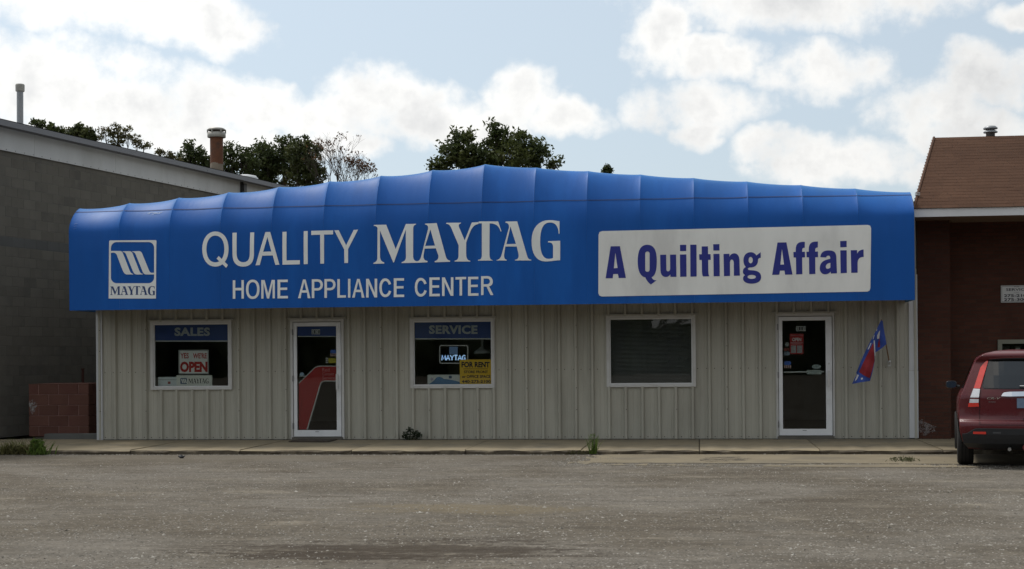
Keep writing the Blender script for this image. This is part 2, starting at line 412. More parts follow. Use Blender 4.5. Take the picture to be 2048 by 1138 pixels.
# loose stones on the lot
R = random.Random(3); mb = MB()
for k in range(26000):
    y = -4.2-R.random()**.8*12.5; zc = 28.7+y*.99
    half = .36*zc; cx = CAM.x - (zc)*math.sin(PSI)
    x = cx + R.uniform(-half, half)
    if mn.noise(Vector((x*.5, y*.9, 7)))+R.uniform(-.5, .5) < -.05: continue
    s = R.uniform(.007, .020)*(1.7 if R.random() < .05 else 1); a = R.random()*6.28; z = lot_z(x, y)
    q = [(x+s*math.cos(a+t)*R.uniform(.6, 1.2), y+s*math.sin(a+t)*R.uniform(.6, 1.2), z-.002) for t in (0, 1.6, 3.1, 4.7)]
    top = (x+R.uniform(-.4, .4)*s, y+R.uniform(-.4, .4)*s, z+s*R.uniform(.25, .55))
    mb.add(q+[top], [(0, 1, 4), (1, 2, 4), (2, 3, 4), (3, 0, 4)])
def stone_material():
    m = bpy.data.materials.new('loose_stone'); m.use_nodes = True; n = NT(m.node_tree); b = m.node_tree.nodes['Principled BSDF']
    c = n.new('ShaderNodeTexCoord').outputs['Object']; f = n.noise(n.vm('MULTIPLY', c, (1, 1, .2)), 14, 2, .5)
    n.put(b.inputs['Base Color'], n.ramp(f, [(.28, (.06, .052, .042)), (.5, (.17, .152, .125)), (.72, (.36, .34, .30))])); b.inputs['Roughness'].default_value = .9
    return m
for k in range(4200):            # washed up over the apron's edge and along the kerb
    if k % 3: q = Rr.choice(dense); x, y = q[0]+Rr.gauss(0, .25), q[1]+Rr.gauss(-.05, .16)
    else: x, y = Rr.uniform(-2, 16), FRONT-abs(Rr.gauss(0, .10))-.03
    s = Rr.uniform(.006, .016); z = LOT+.004; a = Rr.random()*6.28
    if y > FRONT-.02: continue
    mb.add([(x+s*math.cos(a+t)*Rr.uniform(.6, 1.2), y+s*math.sin(a+t)*Rr.uniform(.6, 1.2), z-.004) for t in (0, 1.6, 3.1, 4.7)]+[(x, y, z+s*Rr.uniform(.3, .6))], [(0, 1, 4), (1, 2, 4), (2, 3, 4), (3, 0, 4)])
tag(mb.build('gravel', stone_material()), 'loose pale and dark gravel scattered over the worn lot', 'gravel', kind='stuff')

# pavement east of the kerb's end runs on level in front of the brick building
MB().box(edges[-1]+.012, edges[-1]+9, FRONT-.3, .6, LOT-.05, -.012).build('pavement', concrete); tag(bpy.data.objects['pavement'], kind='structure')
# pad west of the shop, up to the block building
MB().box(-9.5, edges[0]-.01, FRONT+.02, 3.2, LOT-.05, -.006).build('pad', concrete); tag(bpy.data.objects['pad'], kind='structure')

# ------------------------------------------------------------------ the metal shop
YF = -1.22
XL, XR = P(196, 800).x, P(1834.5, 800).x
ZTOP = 3.05
shop = thing('shop_building', ((XL+XR)/2, 0, 0), 'long low shop with beige ribbed metal siding, two glass doors and three windows', 'building')
M_side = mat('beige_siding', (.385, .372, .315), .5, var=.12, scale=.9, fine=.03, rnd=.045, spec=.4, stretch=(3, 1, .6), col2=(.335, .322, .270))
M_trim = mat('white_trim', (.50, .51, .52), .45, var=.06, scale=2, spec=.4)
M_frame = mat('window_frame', (.52, .515, .50), .5, var=.08, scale=4, col2=(.46, .45, .43))
M_dwhite = mat('door_white', (.70, .71, .72), .45, var=.06, scale=3, col2=(.60, .605, .61))
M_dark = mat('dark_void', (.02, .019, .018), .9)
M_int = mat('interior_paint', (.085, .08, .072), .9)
def opening(x0, x1, y0, y1): 
    a, b = P(x0, (y0+y1)/2), P(x1, (y0+y1)/2); xm = (x0+x1)/2
    return a.x, b.x, P(xm, y1).z, P(xm, y0).z
WIN = [opening(303.5, 463.5, 643, 778), opening(822.5, 989.5, 637.5, 775), opening(1214.5, 1390, 632, 772.5)]
DOOR = [opening(583.5, 688, 639.5, 880), opening(1552.5, 1667.5, 627.5, 878)]
DOOR = [(a, b, .0, d) for a, b, c, d in DOOR]
OPEN = WIN+DOOR
PITCH = .3048
def prof(x):          # outward height of the ribbed sheet: one tall rib a foot, two shallow ones between
    t = (x/PITCH) % 1.0 * PITCH
    def rib(c, half, top, h):
        d = abs(t-c)
        return h if d <= top else max(0, h*(half-d)/(half-top))
    return max(rib(PITCH-.044, .042, .018, .060), rib(.085, .016, .008, .005), rib(.165, .016, .008, .005))
def breaks(x0, x1):
    b = {x0, x1}; k0 = int(math.floor(x0/PITCH))-1
    for k in range(k0, k0+int((x1-x0)/PITCH)+4):
        for c, half, top in ((PITCH-.044, .042, .018), (.085, .016, .008), (.165, .016, .008)):
            for d in (-half, -top, top, half):
                x = k*PITCH+c+d
                if x0 < x < x1: b.add(x)
    for o in OPEN:
        for x in o[:2]:
            if x0 < x < x1: b.add(x)
    return sorted(b)
sheet0 = math.floor(XL/PITCH/3)*3*PITCH
sheets = []
x = sheet0
while x < XR:
    a, b = max(x, XL), min(x+3*PITCH, XR)
    if b-a > .02: sheets.append((a, b))
    x += 3*PITCH
Z0 = .012
for si, (a, b) in enumerate(sheets):
    bs = breaks(a, b); lip = .0015*(si % 2); quads = []
    for p, q in zip(bs[:-1], bs[1:]):
        mid = (p+q)/2; iv = [(Z0, ZTOP)]
        for o in OPEN:
            if o[0] < mid < o[1]:
                iv2 = []
                for u, v in iv:
                    if o[2] > u: iv2.append((u, min(v, o[2])))
                    if o[3] < v: iv2.append((max(u, o[3]), v))
                iv = iv2
        quads += [(p, q, u, v) for u, v in iv if v-u > .002]
    ids = list(range(len(quads)))
    for i, A in enumerate(quads):               # pieces cut off by a window become sheets of their own
        for j in range(i):
            B = quads[j]
            if abs(B[1]-A[0]) < 1e-6 and min(A[3], B[3]) > max(A[2], B[2]):
                k0, k1 = ids[i], ids[j]; ids = [k1 if t == k0 else t for t in ids]
    for g in sorted(set(ids)):
        mb = MB()
        for (p, q, u, v), t in zip(quads, ids):
            if t == g:
                yp, yq = -prof(p+1e-6)-lip, -prof(q-1e-6)-lip
                k = len(mb.v); mb.v += [(p, yp, u), (q, yq, u), (q, yq, v), (p, yp, v)]; mb.f.append((k, k+1, k+2, k+3))
        mb.build('siding_panel', M_side, shop)
# screws: girt rows and rib fixings
mb = MB()
def screw(x, z, r=.0095):
    for o in OPEN:
        if o[0]-.03 < x < o[1]+.03 and o[2]-.03 < z < o[3]+.03: return
    y = -prof(x)-.004; n = 6
    mb.add([(x+r*math.cos(t*math.pi/3), y, z+r*math.sin(t*math.pi/3)) for t in range(n)]+[(x, y-.005, z)], [(i, (i+1) % n, 6) for i in range(n)])
k = int(XL/PITCH)
while k*PITCH < XR-.1:
    for dx in (.05, .215):
        for z in (.045, 1.29): screw(k*PITCH+dx, z)
    if k % 3 == 0:
        for z in (.55, .95, 1.7, 2.1): screw(k*PITCH-.03, z)
    k += 1
tag(mb.build('screws', mat('screw_head', (.045, .04, .035), .5), shop), kind='stuff')
# shell behind the siding, with holes where the openings are
def wall_with_holes(name, x0, x1, z0, z1, y0, y1, holes, m, parent):
    mb = MB(); xs = sorted({x0, x1, *[h[0] for h in holes], *[h[1] for h in holes]})
    for p, q in zip(xs[:-1], xs[1:]):
        iv = [(z0, z1)]
        for h in holes:
            if h[0] < (p+q)/2 < h[1]:
                iv2 = []
                for u, v in iv:
                    if h[2] > u: iv2.append((u, min(v, h[2])))
                    if h[3] < v: iv2.append((max(u, h[3]), v))
                iv = iv2
        for u, v in iv:
            if v-u > .005: mb.box(p, q, y0, y1, u, v)
    return mb.build(name, m, parent)
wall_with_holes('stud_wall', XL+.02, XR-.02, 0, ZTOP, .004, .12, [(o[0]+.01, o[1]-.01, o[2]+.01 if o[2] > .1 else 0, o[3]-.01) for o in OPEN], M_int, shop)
DEPTH = 8.0
MB().box(XL, XL+.06, .002, DEPTH, 0, ZTOP).build('side_wall', M_side, shop)
MB().box(XR-.06, XR, .125, DEPTH, 0, ZTOP).build('side_wall', M_side, shop)
MB().box(XL+.06, XR-.06, DEPTH-.06, DEPTH, 0, ZTOP).build('back_wall', M_side, shop)
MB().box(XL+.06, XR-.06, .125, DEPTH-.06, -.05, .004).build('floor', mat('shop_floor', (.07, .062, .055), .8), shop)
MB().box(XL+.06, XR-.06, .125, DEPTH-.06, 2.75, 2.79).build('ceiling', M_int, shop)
MB().box(XL-.004, XR+.004, -.02, .003, -.03, .010).build('base_flashing', mat('base_strip_grey', (.10, .10, .095), .7), shop)  # dark grey foundation strip along the foot of the siding
# corner trims
MB().box(XL-.012, P(206.5, 800).x, -.045, .06, .0, ZTOP-.1).build('corner_trim', M_trim, shop)
zs = P(1826, 741).z; xa = P(1818, 800).x
mb = MB().box(xa, XR+.012, -.050, .06, .02, zs).box(xa+.003, XR+.009, -.047, .06, zs+.006, ZTOP-.1)
mb.build('corner_trim', M_trim, shop)

# windows
def window(i, o, banner=None):
    x0, x1, z0, z1 = o
    fr = MB().frame(x0-.012, x1+.012, z0-.012, z1+.012, .055, -.050, .03, tb=.05, tt=.05).build('window', M_frame, shop)
    MB().frame(x0+.0435, x1-.0435, z0+.0385, z1-.0385, .022, -.030, .032).build('sash', mat('sash_alu', (.60, .60, .59), .4, var=.05), fr)
    MB().box(x0-.06, x1+.05, -.062, -.036, z1+.0125, z1+.040).build('head_flashing', mat('head_flash', (.36, .35, .31), .55), fr)
    MB().box(x0+.064, x1-.064, .000, .006, z0+.060, z1-.060).build('pane', glass('pane_glass'), fr)
    MB().box(x0+.03, x1-.03, .034, .42, z0+.012, z0+.046).build('inner_ledge', mat('ledge', (.20, .19, .17), .7), fr)
    return fr
wins = [window(i, o) for i, o in enumerate(WIN)]
M_ban = mat('banner_blue', (.030, .065, .24), .6, var=.05); M_bant = mat('banner_grey', (.42, .45, .46), .6, var=.05); M_line = mat('banner_line', (.62, .63, .62), .6)
def banner(fr, box, txtbox, s, sp=1.0):
    x0, y0, x1, y1 = box
    flat('banner', [rect(x0, y0, x1, y1)], onY(.012), M_ban, fr)
    flat('banner_edge', [rect(x0, y1+.2, x1, y1+2.2)], onY(.012), M_line, fr)
    if s: print_text('lettering', s, txtbox, .0095, M_bant, fr, .045, sp)
banner(wins[0], (309, 647.5, 458.5, 681), (349, 655, 420, 672), 'SALES', 1.08)
banner(wins[1], (828, 642, 985, 676.5), (858, 650.5, 955, 668), 'SERVICE', 1.08)

# doors
M_hinge = mat('hinge_steel', (.16, .16, .16), .45, metal=.6); M_alu = mat('door_pull', (.55, .55, .55), .35, metal=.5)
doors = []
def door(o, leaf, gl, handle, sill_z):
    x0, x1, z0, z1 = o
    lx0, ly0, lx1, ly1 = leaf; xm = (lx0+lx1)/2; ym = (ly0+ly1)/2
    a, b = P(lx0, ym).x, P(lx1, ym).x; zb, zt = P(xm, ly1).z, P(xm, ly0).z
    g0, h0, g1, h1 = gl; ga, gb = P(g0, ym).x, P(g1, ym).x; gzb, gzt = P(xm, h1).z, P(xm, h0).z
    fr = MB().frame(x0-.01, x1+.01, .012, z1+.01, .001, -.052, .03, tb=0)
    fr.v = []; fr.f = []
    fr.box(x0-.01, a-.012, -.052, .06, .012, zt+.012).box(b+.012, x1+.01, -.052, .06, .012, zt+.012).box(x0-.01, x1+.01, -.052, .06, zt+.0125, z1+.01)
    d = fr.build('door', M_frame, shop)
    MB().box(x0-.07, x1+.06, -.066, -.036, z1+.0125, z1+.040).build('head_flashing', MATS['head_flash'], d)
    lf = MB().box(a, ga, -.040, .004, zb, zt).box(gb, b, -.040, .004, zb, zt).box(ga, gb, -.040, .004, zb, gzb).box(ga, gb, -.040, .004, gzt, zt).build('leaf', M_dwhite, d)
    MB().box(ga-.004, gb+.004, -.018, -.012, gzb-.004, gzt+.004).build('pane', glass('pane_glass'), d)
    for hz in (zt-.18, (zt+zb)/2+.02, zb+.20): MB().box(a-.020, a-.002, -.064, -.041, hz-.055, hz+.055).build('hinge', M_hinge, d)
    hx = P(handle[0], ym).x; z0h, z1h = P(handle[0], handle[2]).z, P(handle[0], handle[1]).z
    MB().box(hx-.022, hx+.022, -.105, -.090, z0h, z1h).box(hx-.012, hx+.012, -.090, -.041, z0h+.03, z0h+.06).box(hx-.012, hx+.012, -.090, -.041, z1h-.06, z1h-.03).build('handle', M_alu, d)
    lk = P(handle[0]+1, handle[1]-14); MB().tube([(lk.x, -.052, lk.z), (lk.x, -.041, lk.z)], .018, 10).build('lock', M_alu, d)
    MB().box(a-.03, b+.03, -.10, .06, .0, zb-.012).build('threshold', mat('threshold', (.11, .10, .085), .8, var=.2), d)
    MB().box((ga+gb)/2-.035, (ga+gb)/2+.035, -.0425, -.0402, zb+.085, zb+.094).build('door_label', M_hinge, d)
    doors.append(d); return d
D1 = door(DOOR[0], (588.5, 644.8, 683, 872.8), (595, 652.5, 674, 860), (676.5, 748, 779), 0)
D2 = door(DOOR[1], (1557.5, 633.5, 1664, 870.5), (1565, 641, 1651.5, 857.5), (1656.5, 741, 774), 0)
YD = -.010                                     # inner face of the door glass
M_num = mat('number_white', (.62, .63, .62), .6); M_nback = mat('number_black', (.03, .03, .035), .6)
flat('banner', [rect(595, 652.5, 674, 672)], onY(YD), M_ban, D1); flat('banner_edge', [rect(595, 672.2, 674, 673.6)], onY(YD), M_line, D1)
for k, ch in enumerate('2121'):
    flat('number_plate', [rect(623.2+4.3*k, 658.8, 627.0+4.3*k, 668.6)], onY(YD-.001), M_num, D1)
    print_text('number', ch, (623.9+4.3*k, 660.2, 626.3+4.3*k, 667.4), YD-.0022, M_nback, D1, .012)
for k, ch in enumerate('2115'):
    flat('number_plate', [rect(1592.2+4.9*k, 652, 1596.5+4.9*k, 662)], onY(YD-.001), M_num, D2)
    print_text('number', ch, (1593+4.9*k, 653.4, 1595.7+4.9*k, 660.6), YD-.0022, M_nback, D2, .012)
M_red = mat('decal_red', (.36, .006, .010), .5, var=.05); M_wht = mat('decal_white', (.55, .55, .54), .6, var=.05); M_blu = mat('decal_blue', (.06, .14, .48), .6, var=.05); M_yel = mat('decal_yellow', (.42, .36, .02), .6)
# red swoosh with pale edges on the first door's glass
E3 = lambda s: [[(570+x/4.064, 620+y/4.064) for x, y in r] for r in path(s)]
flat('decal', E3('M 112 600 L 225 490 C 240 470 260 459 300 459 L 421 459 L 421 573 L 330 573 C 300 573 290 585 284 600 L 175 971 L 112 971'), onY(YD), M_red, D1)
flat('decal_edge', E3('M 112 591 L 222 484 C 240 464 260 452 300 452 L 421 452 L 421 459 L 300 459 C 260 459 240 470 225 490 L 112 600'), onY(YD), M_wht, D1)
flat('decal_edge', E3('M 421 573 L 330 573 C 300 573 290 585 284 600 L 175 971 L 186 971 L 292 605 C 298 590 305 581 330 581 L 421 581'), onY(YD), M_wht, D1)
for s, b in (('Red', (644.5, 736, 659, 743)), ('Carpet', (644.5, 744.5, 668, 752.5)), ('Service', (644.5, 752.5, 670, 759))):
    print_text('lettering', s, b, YD-.002, mat('decal_pinkgrey', (.40, .16, .16), .6), D1)
def card_logo(d, x0, y0, x1, y1):
    ym = y0+(y1-y0)*.55
    flat('sticker', [rrect(x0, y0, x1, ym, (x1-x0)*.2)], onY(YD), M_blu, d)
    n = 4; w_ = (x1-x0)/(2*n-1)
    for k in range(n): flat('sticker_bar', [rect(x0+2*k*w_, ym+.3, x0+(2*k+1)*w_, y1)], onY(YD), mat('sticker_pink', (.62, .42, .40), .6), d)
card_logo(D1, 661, 699.5, 672, 712.5); card_logo(D2, 1568.5, 722.5, 1582, 736.5)
flat('sticker', [rect(657, 716.5, 672.5, 726)], onY(YD), M_yel, D1)
for k in range(3): flat('sticker', [rect(651.5, 715.5+4*k, 656, 717.8+4*k)], onY(YD), M_wht, D1)
flat('sticker', [ell(603.5, 748.5, 4.5, 4)], onY(YD), mat('sticker_blue_grey', (.30, .40, .50), .6), D1)
flat('sticker_bar', [rect(598, 751.5, 611, 753)], onY(YD-.001), M_wht, D1)
# second door: opening-hours sign, stickers, push bar with paper tags
flat('hours_sign', [rect(1579.5, 667.5, 1607, 708)], onY(YD), M_red, D2)
print_text('lettering', 'OPEN', (1584.5, 675.5, 1602.5, 682.5), YD-.002, M_wht, D2, .03)
flat('hours_line', [rect(1581.5, 670, 1605, 671)], onY(YD-.002), mat('decal_pinkgrey', (.40, .16, .16), .6), D2)
flat('hours_line', [rect(1581, 685.3, 1606, 685.9)], onY(YD-.002), M_wht, D2)
flat('hours_line', [rect(1583, 687, 1603, 689)], onY(YD-.002), mat('decal_pinkgrey', (.40, .16, .16), .6), D2)
for a, b in ((1582, 1592), (1594, 1604.5)): flat('hours_card', [rect(a, 691, b, 706)], onY(YD-.002), mat('hours_grey', (.30, .29, .29), .7, var=.25, scale=30), D2)
flat('sticker', [ell(1574, 689, 4, 4.5)], onY(YD), mat('sticker_grey', (.25, .26, .25), .6), D2)
flat('sticker', [rect(1568, 696, 1578, 701.5)], onY(YD), mat('decal_dullred', (.20, .04, .03), .6), D2)
flat('sticker', [rect(1568, 703, 1580, 711)], onY(YD), mat('sticker_slate', (.16, .20, .25), .6), D2)
pb0, pb1 = P(1567, 744.5, .05), P(1648, 743.5, .05)
MB().tube([(pb0.x, .05, pb0.z), (pb1.x, .05, pb1.z)], .014, 8).build('push_bar', mat('bar_alu', (.62, .64, .63), .35, metal=.3), D2)
flat('paper_tag', [rect(1614, 740, 1643, 748.5)], onY(.03), mat('tag_green', (.40, .45, .43), .7), D2)
flat('paper_tag', [ell(1633, 733.5, 9, 4.3)], onY(.03), mat('tag_grey', (.34, .40, .40), .7), D2)

# shop roof (behind the awning's top edge)
XA, XB = P(138.5, 560, YF).x, P(1829, 500, YF).x
YS = YF+.55                                    # where the awning's curve turns level
ZPK, ZA, ZB = P(965, 328.5, YS).z, P(160, 417, YS).z, P(1829, 384, YS).z
XM = P(963, 500, YF).x; ZBOT = (P(138.5, 620.5, YF).z+P(1829, 600.5, YF).z)/2
print('AWNING', XA, XB, XM, 'bottom', P(138.5, 620.5, YF).z, P(1829, 600.5, YF).z, 'top', ZA, ZPK, ZB, 'sidewalk front', FRONT, 'joint step', step, 'shop', XL, XR)
def roof_z(x): return ZA+(ZPK-ZA)*(x-XA)/(XM-XA) if x < XM else ZB+(ZPK-ZB)*(XB-x)/(XB-XM)
mb = MB(); rz = [(XL-.1, roof_z(XL)-.10), (XM, ZPK-.10), (XR+.0, roof_z(XR)-.10)]
mb.v = [(x, y, z+d) for d in (0, -.06) for y in (-.02, DEPTH+.2) for x, z in rz]
mb.f = [(0, 1, 4, 3), (1, 2, 5, 4), (6, 9, 10, 7), (7, 10, 11, 8), (0, 6, 7, 1), (1, 7, 8, 2), (3, 4, 10, 9), (4, 5, 11, 10), (0, 3, 9, 6), (2, 8, 11, 5)]
mb.build('roof', mat('roof_metal', (.38, .38, .36), .45, metal=.3), shop)
mb = MB(); mb.v = [(XL, 0, ZTOP-.02), (XR, 0, ZTOP-.02), (XR, 0, rz[2][1]-.07), (XM, 0, ZPK-.17), (XL, 0, rz[0][1]-.07)]; mb.f = [(0, 1, 2, 3, 4)]
mb.build('gable', M_side, shop)

# ------------------------------------------------------------------ blue awning
awn = thing('shop_awning', ((XA+XB)/2, YF/2, ZBOT), 'long bright blue fabric awning with white lettering, arched top over the metal shop front', 'awning')
NP = 16; DC = .55; ZS = P(150, 462, YF).z          # the face stands upright to ZS, then bends back to the roof edge
def HCx(x): return roof_z(x)-ZS
ribs = [XA+(XM-XA)*k/8 for k in range(8)]+[XM+(XB-XM)*k/8 for k in range(9)]
def sag(x):
    for a, b in zip(ribs[:-1], ribs[1:]):
        if a <= x <= b: t = (x-a)/(b-a); return (4*t*(1-t))**.75 if 0 < t < 1 else 0
    return 0
def top_z(x): return roof_z(x)-(.034 if x < XM else .014)*sag(x)
def skin(x, z):                                 # outward face of the cloth at height z
    zt = top_z(x); HC = HCx(x); t = max(0, min(1, (z-(zt-HC))/HC)); y = YF+DC*(.5*(1-math.sqrt(max(0, 1-t*t)))+.5*t**1.6)
    q = max(0, min(1, (z-(zt-HC-.40))/(HC*.75+.40)))
    return y+.058*sag(x)*q*q*(3-2*q)
M_awn = mat('awning_blue', (.004, .076, .325), .50, var=.13, scale=.8, spec=.18, sheen=.45, bump=.24, bscale=5, col2=(.006, .092, .375), stretch=(2.2, 1, .45))
for k in range(NP):
    a, b = ribs[k], ribs[k+1]; n = 14; mb = MB(); rows = []
    cols = [a+(b-a)*(.5-.5*math.cos(math.pi*i/n)) for i in range(n+1)]
    cols[0] += .0005; cols[-1] -= .0005
    for x in cols:
        zt = top_z(x); HC = HCx(x); zc = zt-HC-.40
        zs_ = [ZBOT+(zc-ZBOT)*i/3 for i in range(4)]+[zc+.40*i/5 for i in range(1, 6)]
        c = [(x, skin(x, z), z) for z in zs_]
        for i in range(1, 17):
            th = math.pi/2*i/16; z = zt-HC+HC*math.sin(th); c.append((x, skin(x, z), z))
        yb = c[-1][1]; c += [(x, yb+(.02-yb)*j/4, zt+.006*j-.02*(j/4)) for j in (1, 2, 3, 4)]
        rows.append(c)
    m_ = len(rows[0])
    for c in rows: mb.v += c
    for i in range(n):
        for j in range(m_-1): q = i*m_+j; mb.f.append((q, q+m_, q+m_+1, q+1))
    mb.build('fabric_panel', M_awn, awn, smooth=True)
for x, nm in ((XA, -1), (XB, 1)):               # closed ends
    zt = top_z(x); HC = HCx(x); prof_ = [(skin(x, ZBOT), ZBOT)]+[(skin(x, zt-HC+HC*math.sin(math.pi/2*i/12)), zt-HC+HC*math.sin(math.pi/2*i/12)) for i in range(13)]+[(.0, zt-.01), (.0, ZBOT)]
    mb = MB(); mb.v = [(x+nm*.002, y, z) for y, z in prof_]; mb.f = [tuple(range(len(prof_)))]; mb.build('end_panel', M_awn, awn)
for x in ribs:                                   # frame hoops under the cloth
    zt = roof_z(x); HC = HCx(x); MB().tube([(x, YF+.03, ZBOT+.02), (x, YF+.03, zt-HC), (x, YF+.22, zt-HC*.36), (x, YF+DC+.03, zt-.06), (x, -.03, zt-.06)], .012, 6).build('frame_hoop', mat('galvanised', (.35, .36, .36), .45, metal=.6), awn)
MB().tube([(XA, YF+.02, ZBOT+.012), (XB, YF+.02, ZBOT+.012)], .014, 6).build('bottom_rail', MATS['galvanised'], awn)
ZSEAM = (P(250, 427, YF).z+P(965, 404.5, YF).z+P(1700, 396.5, YF).z)/3
ZSEAM = P(965, 404, YF+.05).z
mb = MB(); n = 320
for i in range(n+1):
    x = XA+(XB-XA)*i/n; z = min(ZSEAM+.012*mn.noise(Vector((x*1.3, 0, 0))), top_z(x)-.06); 
    mb.v += [(x, skin(x, z-.008)-.006, z-.008), (x, skin(x, z+.008)-.006, z+.008)]
for i in range(n): q = 2*i; mb.f.append((q, q+2, q+3, q+1))
mb.build('stitched_seam', mat('seam_dark', (.012, .035, .13), .7), awn)
# printing on the cloth
def cloth(off): return lambda x, z: Vector((x, skin(x, z)-off, z))
def on_cloth(name, rings_px, off, m):
    rw = [[(P(x, y, YF).x, P(x, y, YF).z) for x, y in r] for r in rings_px]
    zz = [q[1] for r in rw for q in r]; xx = [q[0] for r in rw for q in r]
    cz = [ZBOT+.06*i for i in range(60) if min(zz) < ZBOT+.06*i < max(zz)]; cx = [min(xx)+.25*i for i in range(1, 40) if min(xx)+.25*i < max(xx)]
    return flat(name, rw, cloth(off), m, awn, [(1, cz), (0, cx)] if max(zz) > ZBOT+1.0 else None)
M_print = mat('print_white', (.76, .77, .75), .6, var=.07, scale=1.4, spec=.3, col2=(.70, .705, .69))
M_pblue = mat('print_navy', (.022, .030, .22), .5, var=.05, spec=.3)
T = lambda s, x0, y0, k: [[(x0+x/k, y0+y/k) for x, y in r] for r in path(s)]
MAY = {
 'M': T('M 78 208 L 86 203 L 330 197 L 528 697 L 730 188 L 745 183 L 945 178 L 940 192 C 900 210 885 230 885 268 L 885 850 C 890 915 915 945 965 946 L 965 978 L 648 985 L 650 966 C 710 950 738 920 738 855 L 732 300 L 492 972 L 478 972 L 205 318 L 207 850 C 210 925 245 960 294 972 L 293 995 L 72 1000 L 75 979 C 125 965 153 930 153 870 L 155 275 C 150 240 120 222 78 222', 740, 430, 10.24),
 'A': T('M 1126 186 L 1130 177 L 1365 165 L 1555 850 C 1570 905 1600 930 1645 937 L 1640 958 L 1325 968 L 1325 947 C 1385 930 1405 895 1403 835 L 1350 682 L 1120 689 L 1096 830 C 1092 900 1120 935 1180 943 L 1178 968 L 967 978 L 967 946 C 1015 940 1035 900 1050 845 L 1193 275 C 1195 225 1170 200 1126 193 M 1237 297 L 1333 627 L 1131 635', 740, 430, 10.24),
 'Y': T('M 95 130 L 102 122 L 330 120 L 327 131 C 296 140 288 160 298 190 L 390 399 L 500 118 L 607 112 L 607 141 C 545 150 510 190 482 250 L 413 432 L 413 620 C 415 690 440 718 480 722 L 478 733 L 232 733 L 232 722 C 275 710 293 690 293 635 L 295 480 L 180 210 C 160 165 140 142 95 138', 880, 430, 7.877),
 'T': T('M 609 106 L 616 100 L 915 100 L 968 255 L 958 262 C 925 170 880 132 782 132 L 780 620 C 782 690 800 708 832 711 L 832 718 L 598 719 L 603 707 C 650 700 660 680 660 620 L 660 132 L 609 132', 880, 430, 7.877),
 'A2': T('M 1030 112 L 1036 102 L 1215 98 L 1372 640 C 1385 690 1410 702 1440 704 L 1438 717 L 1180 717 L 1182 706 C 1230 700 1245 670 1238 615 L 1210 497 L 1030 497 L 1011 620 C 1008 680 1025 702 1053 706 L 1050 717 L 890 717 L 889 711 C 930 702 953 680 968 640 L 1085 200 C 1092 155 1075 125 1030 119 M 1110 180 L 1197 455 L 1047 460', 880, 430, 7.877),
 'G': T('M 1882 97 L 1882 294 L 1871 298 C 1862 170 1820 118 1728 118 C 1620 118 1578 230 1578 420 C 1578 590 1620 692 1712 692 C 1740 692 1765 686 1781 676 L 1782 510 C 1782 450 1760 432 1701 430 L 1703 413 L 1895 405 L 1893 712 C 1800 716 1750 732 1660 732 C 1510 732 1443 600 1443 410 C 1443 200 1560 80 1720 80 C 1800 80 1850 95 1882 97', 880, 430, 7.877)}
for k in 'MAYT': on_cloth('lettering', MAY[k], .007, M_print)
on_cloth('lettering', MAY['A2'], .007, M_print); on_cloth('lettering', MAY['G'], .007, M_print)
Q = lambda s: T(s, 395, 450, 6.206)
sans = ['M 222 80 C 320 80 387 165 387 298 C 387 430 320 517 222 517 C 125 517 60 430 60 298 C 60 165 125 80 222 80 M 222 132 C 155 132 112 195 112 298 C 112 400 155 464 222 464 C 290 464 335 400 335 298 C 335 195 290 132 222 132',
        'M 433 96 L 485 94 L 487 360 C 490 430 520 462 570 462 C 620 462 650 430 650 358 L 652 92 L 702 90 L 702 365 C 700 465 655 517 568 517 C 485 517 437 465 436 370',
        'M 842 88 L 903 86 L 1018 493 L 968 495 L 935 378 L 805 381 L 774 498 L 722 501 M 869 150 L 817 332 L 918 329',
        'M 1054 85 L 1104 83 L 1106 440 L 1272 437 L 1272 488 L 1056 493', 'M 1317 76 L 1367 74 L 1370 484 L 1320 487',
        'M 1411 72 L 1683 66 L 1683 116 L 1572 119 L 1572 479 L 1526 480 L 1523 121 L 1412 124', 'M 1697 66 L 1752 64 L 1846 252 L 1938 60 L 1992 57 L 1870 300 L 1870 471 L 1824 473 L 1822 305']
for s in sans: on_cloth('lettering', Q(s), .007, M_print)
on_cloth('lettering', Q('M 238 418 L 265 385 L 380 497 L 357 532'), .0085, M_print)
H = lambda s: T(s, 455, 540, 3.793)
def sansE(x, t, b): return f'M {x} {t} L {x+78} {t-1} L {x+78} {t+18} L {x+21} {t+18} L {x+21} {t+60} L {x+74} {t+59} L {x+74} {t+77} L {x+21} {t+78} L {x+21} {b-19} L {x+79} {b-20} L {x+79} {b-1} L {x} {b}'
def sansP(x, t, b): return f'M {x} {t} L {x+45} {t-1} C {x+98} {t-1} {x+98} {t+84} {x+45} {t+85} L {x+19} {t+85} L {x+19} {b} L {x} {b} M {x+19} {t+18} L {x+42} {t+17} C {x+74} {t+18} {x+74} {t+67} {x+42} {t+67} L {x+19} {t+67}'
def sansA(x, t, b, wd=94): return f'M {x+wd*.40} {t} L {x+wd*.61} {t} L {x+wd} {b} L {x+wd-21} {b} L {x+wd*.72} {b-42} L {x+wd*.28} {b-42} L {x+20} {b} L {x} {b} M {x+wd*.5} {t+20} L {x+wd*.34} {b-60} L {x+wd*.66} {b-60}'
def sansN(x, t, b, wd=84): return f'M {x} {t} L {x+21} {t} L {x+wd-19} {b-38} L {x+wd-19} {t-1} L {x+wd} {t-1} L {x+wd} {b-1} L {x+wd-21} {b-1} L {x+19} {t+38} L {x+19} {b} L {x} {b}'
